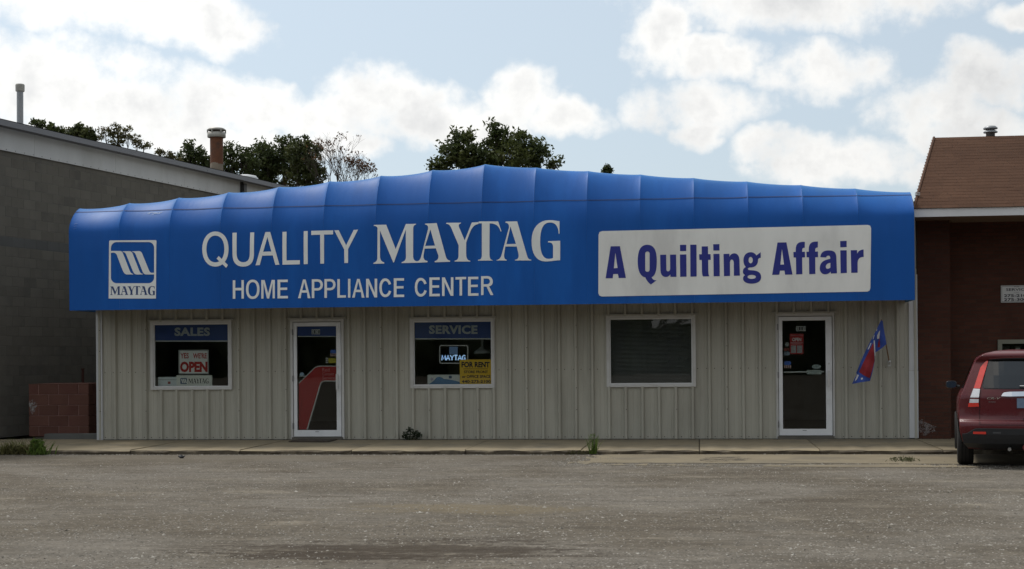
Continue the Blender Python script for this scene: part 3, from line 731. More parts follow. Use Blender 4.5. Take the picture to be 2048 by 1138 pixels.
def sansC(x, t, b): 
    h = b-t; return f'M {x+90} {t+h*.30} L {x+72} {t+h*.35} C {x+60} {t+h*.02} {x+19} {t+h*.10} {x+19} {t+h*.50} C {x+19} {t+h*.92} {x+62} {t+h*.96} {x+73} {t+h*.64} L {x+91} {t+h*.69} C {x+75} {t+h*1.12} {x} {t+h*1.12} {x} {t+h*.50} C {x} {t-h*.12} {x+74} {t-h*.12} {x+90} {t+h*.30}'
small = ['M 41 78 L 60 78 L 60 136 L 107 135 L 107 77 L 125 77 L 125 217 L 107 217 L 107 154 L 60 155 L 60 218 L 41 218',
         'M 192 73 C 225 73 244 100 244 146 C 244 192 225 220 192 220 C 160 220 141 192 141 146 C 141 100 160 73 192 73 M 192 92 C 172 92 160 112 160 146 C 160 181 172 201 192 201 C 213 201 225 181 225 146 C 225 112 213 92 192 92',
         'M 257 76 L 282 76 L 309 178 L 336 75 L 360 75 L 360 215 L 343 215 L 343 100 L 317 216 L 300 216 L 274 100 L 274 217 L 257 217', sansE(380, 74, 216),
         sansA(536, 72, 214), sansP(640, 71, 213), sansP(736, 69, 212), 'M 834 69 L 853 69 L 853 192 L 899 191 L 899 209 L 834 211', 'M 915 67 L 933 67 L 933 210 L 915 210', sansA(946, 68, 210), sansN(1052, 67, 209),
         sansC(1152, 62, 208), sansE(1262, 63, 206), sansC(1421, 58, 204), sansE(1532, 57, 200), sansN(1628, 56, 197, 86), 'M 1730 54 L 1811 52 L 1811 70 L 1780 71 L 1780 194 L 1761 195 L 1761 72 L 1730 73', sansE(1825, 52, 196),
         'M 1924 47 L 1972 46 C 2025 46 2025 122 1985 124 L 2018 190 L 1996 191 L 1965 126 L 1943 126 L 1943 190 L 1924 191 M 1943 65 L 1968 64 C 1999 65 1999 107 1968 108 L 1943 108']
for s in small: on_cloth('lettering', H(s), .007, M_print)
# maker's badge
E = lambda s: T(s, 200, 460, 7.586)
bad = E('M 155 158 C 145 158 139 165 139 176 L 133 1040 L 851 1040 L 857 172 C 857 160 850 153 842 153')
hole = [[(200+x/7.586, 460+y/7.586) for x, y in rrect(168, 183, 823, 808, 88)]]
on_cloth('badge', bad+hole, .007, M_print)
for s in ('M 168 318 L 300 318 C 335 320 345 340 355 365 L 450 610 C 465 650 480 660 505 665 L 505 675 L 410 675 C 370 670 360 640 345 610 L 260 385 C 245 345 210 335 168 350',
          'M 347 324 L 445 320 C 480 322 490 340 500 365 L 595 610 C 610 650 625 660 650 665 L 650 675 L 555 675 C 520 672 508 640 495 610 L 400 375 C 385 340 370 335 347 334',
          'M 492 324 L 590 320 C 625 322 635 340 645 365 L 745 610 C 760 650 780 655 822 645 L 822 675 L 700 675 C 665 672 650 640 640 610 L 545 375 C 530 340 515 335 492 334'):
    on_cloth('badge_stripe', E(s), .0072, M_print)
def fit_word(box):
    allp = [q for g in MAY.values() for r in g for q in r]; x0, x1 = min(p[0] for p in allp), max(p[0] for p in allp)
    # level the slight rise of the line before refitting
    lev = lambda p: (p[0], p[1]+.0215*(p[0]-x0)); al = [lev(p) for p in allp]; y0, y1 = min(p[1] for p in al), max(p[1] for p in al)
    f = lambda p: (box[0]+(p[0]-x0)/(x1-x0)*(box[2]-box[0]), box[1]+(lev(p)[1]-y0)/(y1-y0)*(box[3]-box[1]))
    return [[[f(p) for p in r] for r in g] for g in MAY.values()]
for g in fit_word((200+157/7.586, 460+852/7.586, 200+834/7.586, 460+990/7.586)): on_cloth('badge_lettering', g, .0095, mat('badge_ink', (.02, .05, .16), .5))
on_cloth('scuff', [[(284, 424), (292, 421.5), (300, 422.5), (306, 423), (314, 421.5), (319, 421), (312, 425), (304, 426), (298, 427), (290, 427)]], .008, scuff('awning_scuff', (.45, .55, .68), 7))
for k in range(3): on_cloth('crease_highlight', [[(144.5+.6*k, 447+5.2*k), (150+k, 445.8+5*k), (152, 446.2+5*k), (146, 448+5.1*k)]], .007, mat('crease_highlight_pale', (.05, .14, .42), .5))  # flat pale slivers: light catching small creases, painted in as colour
# white field with the second shop's name
wp = [[(1204.5, 462.2), (1736, 449.8), (1740.5, 451.5), (1742.2, 456.5), (1740.7, 576.5), (1739, 581.3), (1734.5, 583.2), (1203.5, 593), (1198.6, 591), (1196.8, 586), (1197.2, 469.5), (1199, 464)]]
wpd = []
for a, b in zip(wp[0], wp[0][1:]+wp[0][:1]):
    k = 24 if abs(a[0]-b[0]) > 100 else 1
    wpd += [(a[0]+(b[0]-a[0])*i/k, a[1]+(b[1]-a[1])*i/k) for i in range(k)]
on_cloth('name_field', [wpd], .007, mat('name_field', (.74, .74, .71), .6, var=.10, scale=1.1, col2=(.64, .635, .61), stretch=(1.5, 1, .5)))
CQ = lambda s: T(s, 1190, 440, 7.062); DQ = lambda s: T(s, 1460, 440, 6.827)
f1 = 'M 987 740 L 985 512 L 1024 510 L 1022 433 L 985 435 L 985 410 C 985 385 1000 380 1020 378 L 1022 298 C 940 292 897 320 897 400 L 897 436 L 865 438 L 868 512 L 900 513 L 903 743'
f2 = path(f1); f2 = [[(1460+(x+178)/6.827, 440+(y-3)/6.827) for x, y in r] for r in f2]
rr = rrect(709, 445, 772, 732, 30)
words = [CQ('M 222 372 L 352 370 L 437 818 L 335 820 L 325 762 L 258 764 L 250 822 L 150 824 M 288 462 L 320 678 L 266 682'),
         CQ('M 740 350 C 830 350 873 420 873 575 C 873 720 850 790 800 808 C 810 840 840 858 872 850 L 790 912 C 760 890 725 855 712 812 C 640 800 603 720 603 580 C 603 420 650 350 740 350')+[[(1190+x/7.062, 440+y/7.062) for x, y in rr]],
         CQ('M 920 492 L 1005 490 L 1008 700 C 1010 735 1060 735 1062 690 L 1060 490 L 1145 488 L 1150 802 L 1066 804 L 1064 765 C 1040 825 925 825 925 715'),
         CQ('M 1200 488 L 1290 486 L 1293 800 L 1203 803'), CQ('M 1200 352 L 1288 350 L 1288 438 L 1201 440'), CQ('M 1345 350 L 1433 348 L 1436 798 L 1348 801'),
         CQ('M 1507 374 L 1595 372 L 1597 482 L 1633 482 L 1635 562 L 1598 563 L 1600 720 C 1602 760 1605 780 1617 795 L 1525 798 C 1512 770 1510 740 1510 720 L 1508 565 L 1475 565 L 1470 485 L 1507 484'),
         CQ('M 1672 480 L 1758 478 L 1762 793 L 1676 796'), CQ('M 1668 343 L 1757 340 L 1758 430 L 1672 432'),
         CQ('M 1815 480 L 1898 477 L 1900 520 C 1915 455 2035 440 2040 560 L 2046 785 L 1962 788 L 1960 600 C 1955 545 1908 545 1905 600 L 1907 790 L 1822 793'),
         DQ('M 283 440 C 320 440 345 460 360 485 L 418 440 L 420 515 C 400 520 385 522 382 545 C 385 620 330 652 270 648 C 235 655 235 682 270 685 C 330 688 425 690 425 780 C 425 850 350 870 290 870 C 220 868 178 840 178 800 C 178 770 195 760 205 752 C 180 740 172 715 178 690 C 182 660 205 650 215 640 C 190 615 183 580 183 545 C 185 480 225 440 283 440')+[[(1460+x/6.827, 440+y/6.827) for x, y in ell(282, 548, 29, 44)], [(1460+x/6.827, 440+y/6.827) for x, y in ell(296, 777, 57, 28)]],
         DQ('M 648 308 L 770 305 L 853 745 L 752 747 L 742 690 L 682 692 L 672 747 L 575 750 M 708 392 L 738 608 L 687 610'), DQ(f1), f2,
         DQ('M 1232 508 C 1240 440 1280 415 1350 415 C 1430 415 1450 450 1452 520 L 1460 728 L 1378 732 L 1372 705 C 1350 735 1320 742 1295 742 C 1250 740 1225 705 1225 660 C 1225 570 1290 545 1368 530 C 1372 490 1350 485 1340 487 C 1320 490 1315 500 1312 512 M 1370 585 C 1320 590 1305 620 1308 645 C 1312 675 1345 670 1370 650'),
         DQ('M 1505 415 L 1592 413 L 1595 723 L 1510 727'), DQ('M 1503 288 L 1592 285 L 1592 370 L 1505 373'),
         DQ('M 1648 413 L 1733 411 L 1735 460 C 1750 425 1780 405 1823 403 L 1825 505 C 1770 505 1742 530 1742 590 L 1742 720 L 1655 722')]
for g in words: on_cloth('name_lettering', g, .0105, M_pblue)
# ------------------------------------------------------------------ grey block building on the west side
ANG = math.radians(10.7)                         # its long wall runs back and to the right
wd = Vector((math.sin(ANG), math.cos(ANG), 0)); wn = Vector((math.cos(ANG), -math.sin(ANG), 0))   # along, outward
A0 = CAM + 30.3*(FWD + (-1024/F)*RIGHT); A0.z = -.02
block_b = thing('block_building', A0, 'tall windowless grey concrete block building with a white metal band under its gutter', 'building')
def LB(t, n, z): return A0 + wd*t + wn*n + Vector((0, 0, z-A0.z))
def lbox(mb, t0, t1, n0, n1, z0, z1):
    vs = [LB(t, n, z) for z in (z0, z1) for n in (n0, n1) for t in (t0, t1)]
    return mb.add(vs, [(0, 2, 3, 1), (4, 5, 7, 6), (0, 1, 5, 4), (2, 6, 7, 3), (0, 4, 6, 2), (1, 3, 7, 5)])
ZG = 6.36; ZBAND = 5.80
mort = mat('mortar_grey', (.128, .123, .113), .95, var=.12, scale=2, bump=.3)
lbox(MB(), -4, 26, -.30, -.012, -.02, ZBAND+.5).build('wall', mort, block_b)
M_blk = mat('grey_block', (.124, .115, .098), .95, var=.14, scale=1.4, fine=.08, bump=.3, bscale=70, rnd=.06, col2=(.100, .094, .083), spec=.15)
M_blk2 = mat('dark_bond_block', (.085, .085, .082), .8, var=.12, scale=2, bump=.2, rnd=.06, spec=.2)
BW, BH = .4064, .2032
bm_ = {}
def block_mesh(key, w_, m):
    if key not in bm_:
        e = .003; x0, x1, z0, z1 = e, w_-e, e, BH-e; c = .003
        mb = MB(); mb.v = [(x0, -.012, z0), (x1, -.012, z0), (x1, -.012, z1), (x0, -.012, z1), (x0+c, -.008, z0+c), (x1-c, -.008, z0+c), (x1-c, -.008, z1-c), (x0+c, -.008, z1-c)]
        mb.f = [(4, 5, 6, 7), (0, 1, 5, 4), (1, 2, 6, 5), (2, 3, 7, 6), (3, 0, 4, 7)]
        # in the wall's own frame: x along, y outward
        bm_[key] = mb.mesh('block', m)
    return bm_[key]
WMX = Matrix((( wd.x, wn.x, 0, 0), (wd.y, wn.y, 0, 0), (0, 0, 1, 0), (0, 0, 0, 1)))
cand = []
rows = int((ZBAND-0)/BH)+1
for r in range(rows):
    z = r*BH; off = 0 if r % 2 else BW/2
    t = -1.2-off
    while t < 17:
        p = LB(t+BW/2, 0, z+BH/2); px, py, zz = PX(p)
        vis = -15 < px < 620 and py > 280 and not (px > 150 and 620 > py > 425) and not (px > 200 and py > 420) and z+BH <= ZBAND+.15
        cand.append((not vis, zz, r, t)); t += BW
cand.sort()
rest = MB()
for k, (nv, zz, r, t) in enumerate(cand):
    dark = r in (int(3.95/BH), ); m = M_blk2 if dark else M_blk
    if k < 300 and not nv:
        put(bpy.data.objects.new('block', block_mesh('d' if dark else 'n', BW, m)), block_b, Matrix.Translation(LB(t, 0, r*BH)) @ WMX)
    else:
        e = .004; lbox(rest, t+e, t+BW-e, -.012, -.008, r*BH+e, min(r*BH+BH-e, ZBAND+.1))
tag(rest.build('blocks', M_blk, block_b), kind='stuff')
M_band = mat('band_white', (.47, .475, .47), .5, var=.10, scale=1.2, col2=(.41, .41, .40), stretch=(1, 1, .4))
for t0, t1 in ((-4, 1.15), (1.155, 4.2), (4.205, 7.25), (7.255, 10.15), (10.36, 13.4), (13.405, 16.4), (16.405, 26)):
    lbox(MB(), t0, t1, .005, .035, ZBAND, ZG-.10).build('band_panel', M_band, block_b)
mb = MB()
for k in range(70): 
    t = -1+.3*k; lbox(mb, t, t+.018, .035, .041, ZBAND+.02, ZBAND+.038)
tag(mb.build('rivets', M_hinge, block_b), kind='stuff')
lbox(MB(), 10.18, 10.33, .04, .14, .1, ZG-.16).build('downspout', mat('spout_dark', (.045, .045, .047), .5), block_b)
M_gut = mat('gutter_grey', (.105, .105, .112), .5, var=.08, scale=1)
for t0, t1 in ((-4, 7.9), (7.91, 11.45), (11.46, 26)):
    g = MB(); sec = [(.02, ZG-.02), (.30, ZG-.01), (.33, ZG-.13), (.30, ZG-.14), (.27, ZG-.16), (.02, ZG-.10)]
    for t in (t0, t1): g.v += [tuple(LB(t, n, z)) for n, z in sec]
    k = len(sec); g.f = [(i, (i+1) % k, k+(i+1) % k, k+i) for i in range(k)]+[tuple(range(k))[::-1], tuple(range(k, 2*k))]
    g.build('gutter', M_gut, block_b)
rf = MB(); rf.v = [tuple(LB(t, n, z)) for t in (-4, 26) for n, z in ((.24, ZG+.02), (-7, ZG+.35), (-14, ZG))]; rf.f = [(0, 1, 4, 3), (1, 2, 5, 4)]
lroof = rf.build('roof', mat('roof_grey', (.15, .15, .15), .6), block_b)
lbox(MB(), -4, 26, -14, -13.7, -.02, ZG-.05).build('back_wall', mort, block_b)
lbox(MB(), 25.7, 26, -13.7, -.3, -.02, ZG-.05).build('end_wall', mort, block_b); lbox(MB(), -4, -3.7, -13.7, -.3, -.02, ZG-.05).build('end_wall', mort, block_b)
def on_roof(px, py, n):           # where the sight line meets the upright plane n metres behind the block wall
    d = ray(px, py); q = A0+wn*n; s = (q-CAM).dot(wn)/d.dot(wn); return CAM+d*s
M_pipe = mat('vent_steel', (.26, .27, .28), .45, metal=.5, var=.15, scale=4); M_rust = mat('stack_rust', (.115, .045, .022), .85, var=.3, scale=5, col2=(.060, .030, .020), bump=.3, bscale=60); M_pale = mat('stack_cap', (.30, .29, .26), .5, metal=.3, var=.2, scale=6)
b0, b1 = on_roof(40, 262, -.7), on_roof(40, 176, -.7); r_ = 6.4*PX(b1)[2]/F
vp = MB().tube([(b0.x, b0.y, ZG-.1), (b1.x, b1.y, b1.z-.02)], r_, 14).build('vent_pipe', M_pipe, lroof, smooth=False)
c1 = on_roof(40, 167, -.7); MB().lathe([(r_*.95, -.10), (r_*1.38, -.08), (r_*1.4, .05), (r_*1.25, .07), (0, .075)], (c1.x, c1.y, c1.z-.085), 16).build('pipe_cap', M_pale, lroof)
b0, b1 = on_roof(433, 352, -.9), on_roof(433, 271, -.9); r2 = 12.8*PX(b1)[2]/F
MB().tube([(b0.x, b0.y, ZG-.2), (b1.x, b1.y, b1.z-.66)], r2, 18).build('flue_base', mat('flue_tan', (.20, .165, .125), .8, var=.25, scale=3), lroof)
MB().tube([(b1.x, b1.y, b1.z-.78), (b1.x, b1.y, b1.z)], r2*1.012, 18).build('flue_stack', M_rust, lroof)
c1 = on_roof(433, 258, -.9); k = r2*1.42
MB().lathe([(k*.95, -.235), (k, -.23), (k, -.10), (k*.96, -.10), (k*.95, -.235)], (c1.x, c1.y, c1.z), 20).lathe([(k, -.035), (k*1.02, -.02), (k*.8, .02), (0, .05)], (c1.x, c1.y, c1.z), 20).lathe([(k*.9, -.05), (k, -.035)], (c1.x, c1.y, c1.z), 20).build('flue_cap', M_pale, lroof, smooth=True)
mb = MB()
for a in range(6):
    t = a*math.pi/3+.3; mb.tube([(c1.x+k*.97*math.cos(t), c1.y+k*.97*math.sin(t), c1.z-.12), (c1.x+k*.97*math.cos(t), c1.y+k*.97*math.sin(t), c1.z-.02)], .02, 6)
mb.build('flue_cap_stay', M_pale, lroof)
c1 = on_roof(491, 352, -1.2); MB().lathe([(.36, -.3), (.36, -.03), (.30, .03), (.12, .065), (0, .07)], (c1.x, c1.y, c1.z-.03), 18).build('skylight_dome', mat('dome_white', (.55, .56, .57), .4), lroof, smooth=True)

# ------------------------------------------------------------------ red block enclosure between the two buildings
YR = G(110, 874, 0).y
xa, xb = P(57, 820, YR).x, P(177.5, 820, YR).x; zt_ = P(117, 768, YR).z
red = thing('block_enclosure', ((xa+xb)/2, YR+.5, 0), 'low dull red painted block enclosure with a pale scuff, beside the grey block building', 'enclosure')
M_rblk = mat('red_block', (.150, .072, .055), .85, var=.15, scale=2.2, rnd=.08, bump=.4, bscale=80, spec=.2, col2=(.135, .060, .048))
M_rmor = mat('red_mortar', (.30, .175, .15), .95, var=.3, scale=4)
zb_ = P(117, 873.5, YR).z; H5 = (zt_-zb_)/5; L3 = (xb-xa)/3.02
MB().box(xa+.02, xb-.02, YR+.012, YR+1.2, zb_+.01, zt_-.012).build('core', M_rmor, red)
shapes = {}
def rblock(w_, mw, d=.012):
    key = round(w_, 3)
    if key not in shapes:
        e, c = .005, .006; shapes[key] = MB().add([(e, d, e), (w_-e, d, e), (w_-e, d, H5-e), (e, d, H5-e), (e+c, 0, e+c), (w_-e-c, 0, e+c), (w_-e-c, 0, H5-e-c), (e+c, 0, H5-e-c)],
                     [(4, 5, 6, 7), (0, 1, 5, 4), (1, 2, 6, 5), (2, 3, 7, 6), (3, 0, 4, 7)]).mesh('block', M_rblk)
    put(bpy.data.objects.new('block', shapes[key]), red, mw)
for r in range(5):
    cuts = [0, 1, 2, 3.02] if r in (1, 3) else [0, .5, 1.5, 2.5, 3.02]
    if r == 1: cuts = [0, 1, 2, 3.02]
    for a, b in zip(cuts[:-1], cuts[1:]):
        rblock((b-a)*L3, Matrix.Translation((xa+a*L3, YR, zb_+r*H5)))
    cc = [0, .4, .8, 1.2] if r % 2 else [0, .2, .6, 1.0, 1.2]
    for a, b in zip(cc[:-1], cc[1:]):
        rblock(b-a, Matrix.Translation((xb, YR+a, zb_+r*H5)) @ Matrix.Rotation(math.pi/2, 4, 'Z'))
MB().box(xa, xb, YR+.0, YR+1.2, zt_-.008, zt_+.004).build('cap', M_rblk, red)
flat('scuff', [[(75+(-1)*0+x, y) for x, y in ((-18, 809), (-16, 803), (-11, 799), (-6, 801), (-1, 807), (0, 812), (-4, 815), (-6, 824), (-10, 829), (-14, 822), (-15, 815))]], onY(YR-.003), scuff('scuff_white', (.42, .40, .39), 16), red)
MB().box(P(90, 880, YR-.25).x, XL-.03, YR-.28, YR-.02, -.03, .075).build('footing', mat('footing_grey', (.15, .15, .14), .9, var=.2, scale=3, bump=.3), red)
q0, q1 = P(150, 772, YR+.9), P(150, 741, YR+.9)
post = MB().tube([(q0.x, YR+1.3, 0), (q0.x, YR+1.3, q1.z+.02)], .028, 8); post.tube([(q0.x, YR+1.3, q1.z+.02), (q0.x, YR+1.3, q1.z+.04)], .038, 8)
tag(post.build('post', mat('rust_post', (.055, .02, .015), .85, var=.3, scale=6)), 'thin rusty steel post standing behind the red block enclosure', 'post')

# ------------------------------------------------------------------ brown brick building on the east side
brick = thing('brick_building', (XR+6, .2, 0), 'dark red brick building with brown shingle roof and white fascia, beyond the awning', 'building')
def brick_material(name, c1, c2, cm):
    m = bpy.data.materials.new(name); m.use_nodes = True; n = NT(m.node_tree); b = m.node_tree.nodes['Principled BSDF']
    c = n.new('ShaderNodeTexCoord').outputs['Object']; sp = n.new('ShaderNodeSeparateXYZ'); n.put(sp.inputs[0], c)
    t = n.new('ShaderNodeTexBrick'); n.put(t.inputs['Vector'], n.comb(n.m('ADD', sp.outputs[0], sp.outputs[1]), sp.outputs[2], 0))
    t.inputs['Color1'].default_value = (*c1, 1); t.inputs['Color2'].default_value = (*c2, 1); t.inputs['Mortar'].default_value = (*cm, 1)
    t.inputs['Scale'].default_value = 1; t.inputs['Brick Width'].default_value = .21; t.inputs['Row Height'].default_value = .0677; t.inputs['Mortar Size'].default_value = .006
    f = n.noise(c, 1.1, 5, .6); n.put(b.inputs['Base Color'], n.mix(1.0, t.outputs['Color'], n.ramp(f, [(.25, .78), (.75, 1.2)]), 'MULTIPLY'))
    b.inputs['Roughness'].default_value = .9; b.inputs['Specular IOR Level'].default_value = .2
    bn = n.new('ShaderNodeBump'); bn.inputs['Strength'].default_value = .6; bn.inputs['Distance'].default_value = .006; bn.invert = True
    n.put(bn.inputs['Height'], t.outputs['Fac']); n.put(b.inputs['Normal'], bn.outputs[0]); return m
M_brick = brick_material('dark_brick', (.074, .029, .019), (.056, .023, .016), (.048, .031, .024))
XP = P(1902, 800, -.02).x; YE = -.90
ZE0, ZE1 = P(1940, 432, YE).z, P(1940, 416, YE).z
XE = XR+13
MB().box(XR+.016, XP, -.02, .70, -.03, ZE0+.1).build('pillar', M_brick, brick)
wx0, wx1, wz0, wz1 = P(2003, 720, .55).x, P(2003, 720, .55).x+1.5, P(2010, 765, .55).z, P(2010, 687, .55).z
wall_with_holes('wall', XP+.001, XE, -.03, ZE0+.1, .55, .80, [(wx0, wx1, wz0, wz1)], M_brick, brick)
MB().box(XR+.016, XR+.3, .81, 9, -.03, ZE0+.1).build('side_wall', M_brick, brick); MB().box(XE-.3, XE, .81, 9, -.03, ZE0+.1).build('side_wall', M_brick, brick); MB().box(XR+.31, XE-.31, 8.7, 9, -.03, ZE0+.1).build('back_wall', M_brick, brick)
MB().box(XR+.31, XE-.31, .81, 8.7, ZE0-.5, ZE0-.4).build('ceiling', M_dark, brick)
bw = MB().frame(wx0-.07, wx1+.07, wz0-.07, wz1+.07, .075, .50, .60).build('window', mat('olive_frame', (.17, .17, .135), .6), brick)
MB().box(wx0, wx1, .565, .571, wz0, wz1).build('pane', glass('pane_glass'), bw)
MB().box(wx0-.02, wx1+.02, .62, 1.2, wz0-.05, wz0-.01).build('inner_ledge', MATS['ledge'], bw)
# soffit, fascia
XEV = P(1826.5, 425, YE).x
MB().box(XEV+.004, XE+.3, YE+.03, .55, ZE0+.012, ZE0+.03).build('soffit', mat('soffit_brown', (.20, .145, .10), .8), brick)
for k in range(4):
    a = XEV+3.6*k; MB().box(a+.002*bool(k), min(a+3.6, XE+.3)-.002, YE, YE+.028, ZE0, ZE1+.005).build('fascia', mat('fascia_white', (.62, .635, .65), .5, var=.08, scale=1.5), brick)
MB().box(XEV, XEV+.028, YE+.029, .6, ZE0, ZE1).build('fascia', MATS['fascia_white'], brick)
# shingle roof: hipped end, courses of single tabs
YRG = 1.95; ZRG = P(1950, 273.5, YRG).z; XRG = P(1868, 275.5, YRG).x
e0 = Vector((XEV, YE-.03, ZE1+.006)); r0 = Vector((XRG, YRG, ZRG)); sl = Vector((0, YRG-e0.y, ZRG-e0.z)); SL = sl.length; sl.normalize(); nrm = Vector((0, -sl.z, sl.y))
under = MB(); under.v = [tuple(e0), (XE+.4, e0.y, e0.z), (XE+.4, YRG, ZRG), tuple(r0), (XRG+1.2, 2*YRG-e0.y+4, e0.z), (XE+.4, 2*YRG-e0.y+4, e0.z)]
under.f = [(0, 1, 2, 3), (3, 2, 5, 4), (0, 3, 4)]
broof = under.build('roof', mat('roof_felt', (.06, .035, .025), .9), brick)
mb = MB(); R = random.Random(11); nc = 24; ex = SL/nc
for c in range(nc):
    s0, s1 = c*ex, c*ex+ex*1.25; x = XEV+(XRG-XEV)*(c/nc); x -= 0; x0 = XEV+(XRG-XEV)*(c/nc)
    x = x0-R.uniform(0, .3)-(.15 if c % 2 else 0)
    while x < XE+.4:
        w_ = .305; a, b = max(x+.003, x0), min(x+w_-.003, XE+.4)
        if b-a > .02:
            h = .005+R.uniform(0, .002); d = R.uniform(-.004, .004)
            p = [Vector((a, 0, 0)), Vector((b, 0, 0))]
            lo = [Vector((q.x, e0.y, e0.z))+sl*(s0+d)+nrm*h for q in p]; lb = [Vector((q.x, e0.y, e0.z))+sl*(s0+d)+nrm*.001 for q in p]; hi = [Vector((q.x, e0.y, e0.z))+sl*min(s1, SL)+nrm*.003 for q in p]
            mb.add([lb[0], lb[1], lo[1], lo[0], hi[1], hi[0]], [(0, 1, 2, 3), (3, 2, 4, 5)])
        x += w_
def shingle_material():
    m = bpy.data.materials.new('brown_shingle'); m.use_nodes = True; n = NT(m.node_tree); b = m.node_tree.nodes['Principled BSDF']
    c = n.new('ShaderNodeTexCoord').outputs['Object']
    vo = n.new('ShaderNodeTexVoronoi'); n.put(vo.inputs['Vector'], n.vm('MULTIPLY', c, (3.3, 4.5, 7.1))); vo.inputs['Scale'].default_value = 1; sp = n.new('ShaderNodeSeparateXYZ'); n.put(sp.inputs[0], vo.outputs['Color'])
    base = n.mix(sp.outputs[0], (.064, .032, .019), (.078, .040, .024)); big = n.noise(c, .6, 4, .6)
    base = n.mix(1.0, base, n.ramp(big, [(.3, .85), (.7, 1.12)]), 'MULTIPLY'); base = n.mix(1.0, base, n.ramp(n.noise(c, 120, 2, .5), [(.3, .75), (.7, 1.25)]), 'MULTIPLY')
    n.put(b.inputs['Base Color'], base); b.inputs['Roughness'].default_value = .95; b.inputs['Specular IOR Level'].default_value = .15; return m
tag(mb.build('shingles', shingle_material(), broof), kind='stuff')
q_ = nrm*.016; MB().tube([e0+q_*.6, r0+q_*.6], .022, 6).build('rake_edge', mat('rake_brown', (.085, .04, .022), .9), broof)
v0 = P(1981, 276, YRG+.15); v1 = P(1981, 253, YRG+.15); rr_ = .085
MB().lathe([(rr_, -.6), (rr_, .10), (rr_*1.05, .10)], (v0.x, v0.y, v0.z), 16).lathe([(rr_*1.55, .10), (rr_*1.6, .115), (rr_*1.2, .14), (rr_*.95, .145), (rr_*.95, .17)], (v0.x, v0.y, v0.z), 16).lathe([(rr_*1.55, .17), (rr_*1.62, .185), (rr_*1.1, .225), (0, .24)], (v0.x, v0.y, v0.z), 16).build('roof_vent', M_pipe, broof, smooth=True)
mb = MB()
for dy in (0, .045):
    q = P(1831, 386.5+dy*80, -.5); mb.box(q.x-.01, q.x+.075, -.52, -.49, q.z-.006, q.z+.012)
mb.build('eave_bracket', mat('bracket_pale', (.5, .5, .48), .5), brick)
flat('wall_scuff', [[(1838, 842), (1845, 838), (1852, 845), (1863, 850), (1874, 853), (1868, 858), (1872, 862), (1858, 866), (1850, 872), (1842, 868), (1837, 858)]], onY(-.024), scuff('scuff_grey', (.20, .17, .165), 9), brick)
sg = flat('service_sign', [rect(2002.5, 571.5, 2062, 605)], onY(.535), mat('sign_white', (.42, .43, .43), .6, var=.08))if False else None
sx0, sx1, sz0, sz1 = P(2002, 590, .53).x, P(2002, 590, .53).x+.56, P(2020, 604.8, .53).z, P(2020, 571, .53).z
sg = tag(MB().box(sx0, sx1, .53, .548, sz0, sz1).build('service_sign', mat('sign_white', (.50, .51, .51), .6, var=.10, scale=4)), 'white service sign with black phone numbers on the brick wall', 'sign')
M_ink = mat('sign_ink', (.02, .02, .03), .6)
mb = MB().frame(sx0+.012, sx1-.012, sz0+.012, sz1-.012, .006, .5275, .5295).build('sign_border', M_ink, sg)
def sign_text(s, x0, x1, z0, z1, off):
    vs, fs = text_mesh(s, off); flat_vf('lettering', vs, fs, lambda u, v: Vector((sx0+(sx1-sx0)*(x0+(x1-x0)*u), .5270, sz0+(sz1-sz0)*(z0+(z1-z0)*v))), M_ink, sg)
sign_text('FOR', .42, .58, .885, .945, 0); sign_text('SERVICE', .16, .84, .68, .84, .012); sign_text('CALL', .42, .58, .555, .60, 0)
sign_text('275-2100', .09, .91, .315, .485, .03); sign_text('275-3005', .09, .91, .075, .255, .03)
for k, (a, b, z0) in enumerate(((2006, 2019, 703), (2030, 2041, 703))):
    q0, q1 = P(a, z0, .75), P(b, z0-11, .75)
    t = tag(MB().box(q0.x, q1.x, .75, 1.05, wz0-.008, q1.z).build('carton', mat('carton_dark', (.10, .10, .095), .7)), ['dark carton behind the brick building window, nearer the pillar', 'dark carton behind the brick building window, above the car roof'][k], 'carton', 'cartons in the brick building window')
    flat('carton_label', [rect(a+1, z0-(3 if k == 0 else 7), b-1, z0-(0 if k == 0 else 3))], onY(.748), mat('label_white', (.55, .55, .54), .6), t)

# ------------------------------------------------------------------ things in the shop windows
M_card = mat('sign_card', (.78, .80, .77), .6, var=.05); M_cred = mat('sign_red', (.45, .035, .03), .6, var=.08)
x0, x1, z0, z1 = P(357, 725, .10).x, P(417.5, 725, .10).x, P(387, 748.5, .10).z, P(387, 699.5, .10).z
s1 = tag(MB().box(x0, x1, .10, .108, z0, z1).build('open_sign', mat('sign_rim', (.30, .31, .30), .6)), "white sign with red YES WE'RE OPEN lettering in the sales window", 'sign')
flat('sign_face', [rect(359, 701.5, 415.5, 746.5)], onY(.0985), M_card, s1)
print_text('lettering', "YES", (360.5, 706, 377.5, 717), .0970, M_cred, s1, .030); print_text('lettering', "WE'RE", (386, 706, 413.5, 717), .0970, M_cred, s1, .030)
print_text('lettering', 'OPEN', (360, 723, 415, 744.5), .0970, M_cred, s1, .055)
led = WIN[0][2]+.0465
def shop_box(name, a, b, t, Y0, Y1, m, label, cat='box'):
    p, q = P(a, t+5, Y0), P(b, t+5, Y0); ledz = led if b < 700 else WIN[1][2]+.0465
    return tag(MB().box(p.x, q.x, Y0, Y1, ledz, P((a+b)/2, t, Y0).z).build(name, m), label, cat)
b1_ = shop_box('carton', 316, 355.5, 754, .09, .34, mat('carton_white', (.62, .68, .69), .7, var=.06), 'plain white carton with small red mark on the sales window ledge')
flat('carton_lid', [rect(316, 759, 355, 760)], onY(.0885), mat('carton_line', (.25, .28, .29), .7), b1_)
flat('carton_mark', [rect(335.5, 763, 341, 768)], onY(.0875), mat('mark_red', (.28, .06, .05), .6), b1_)
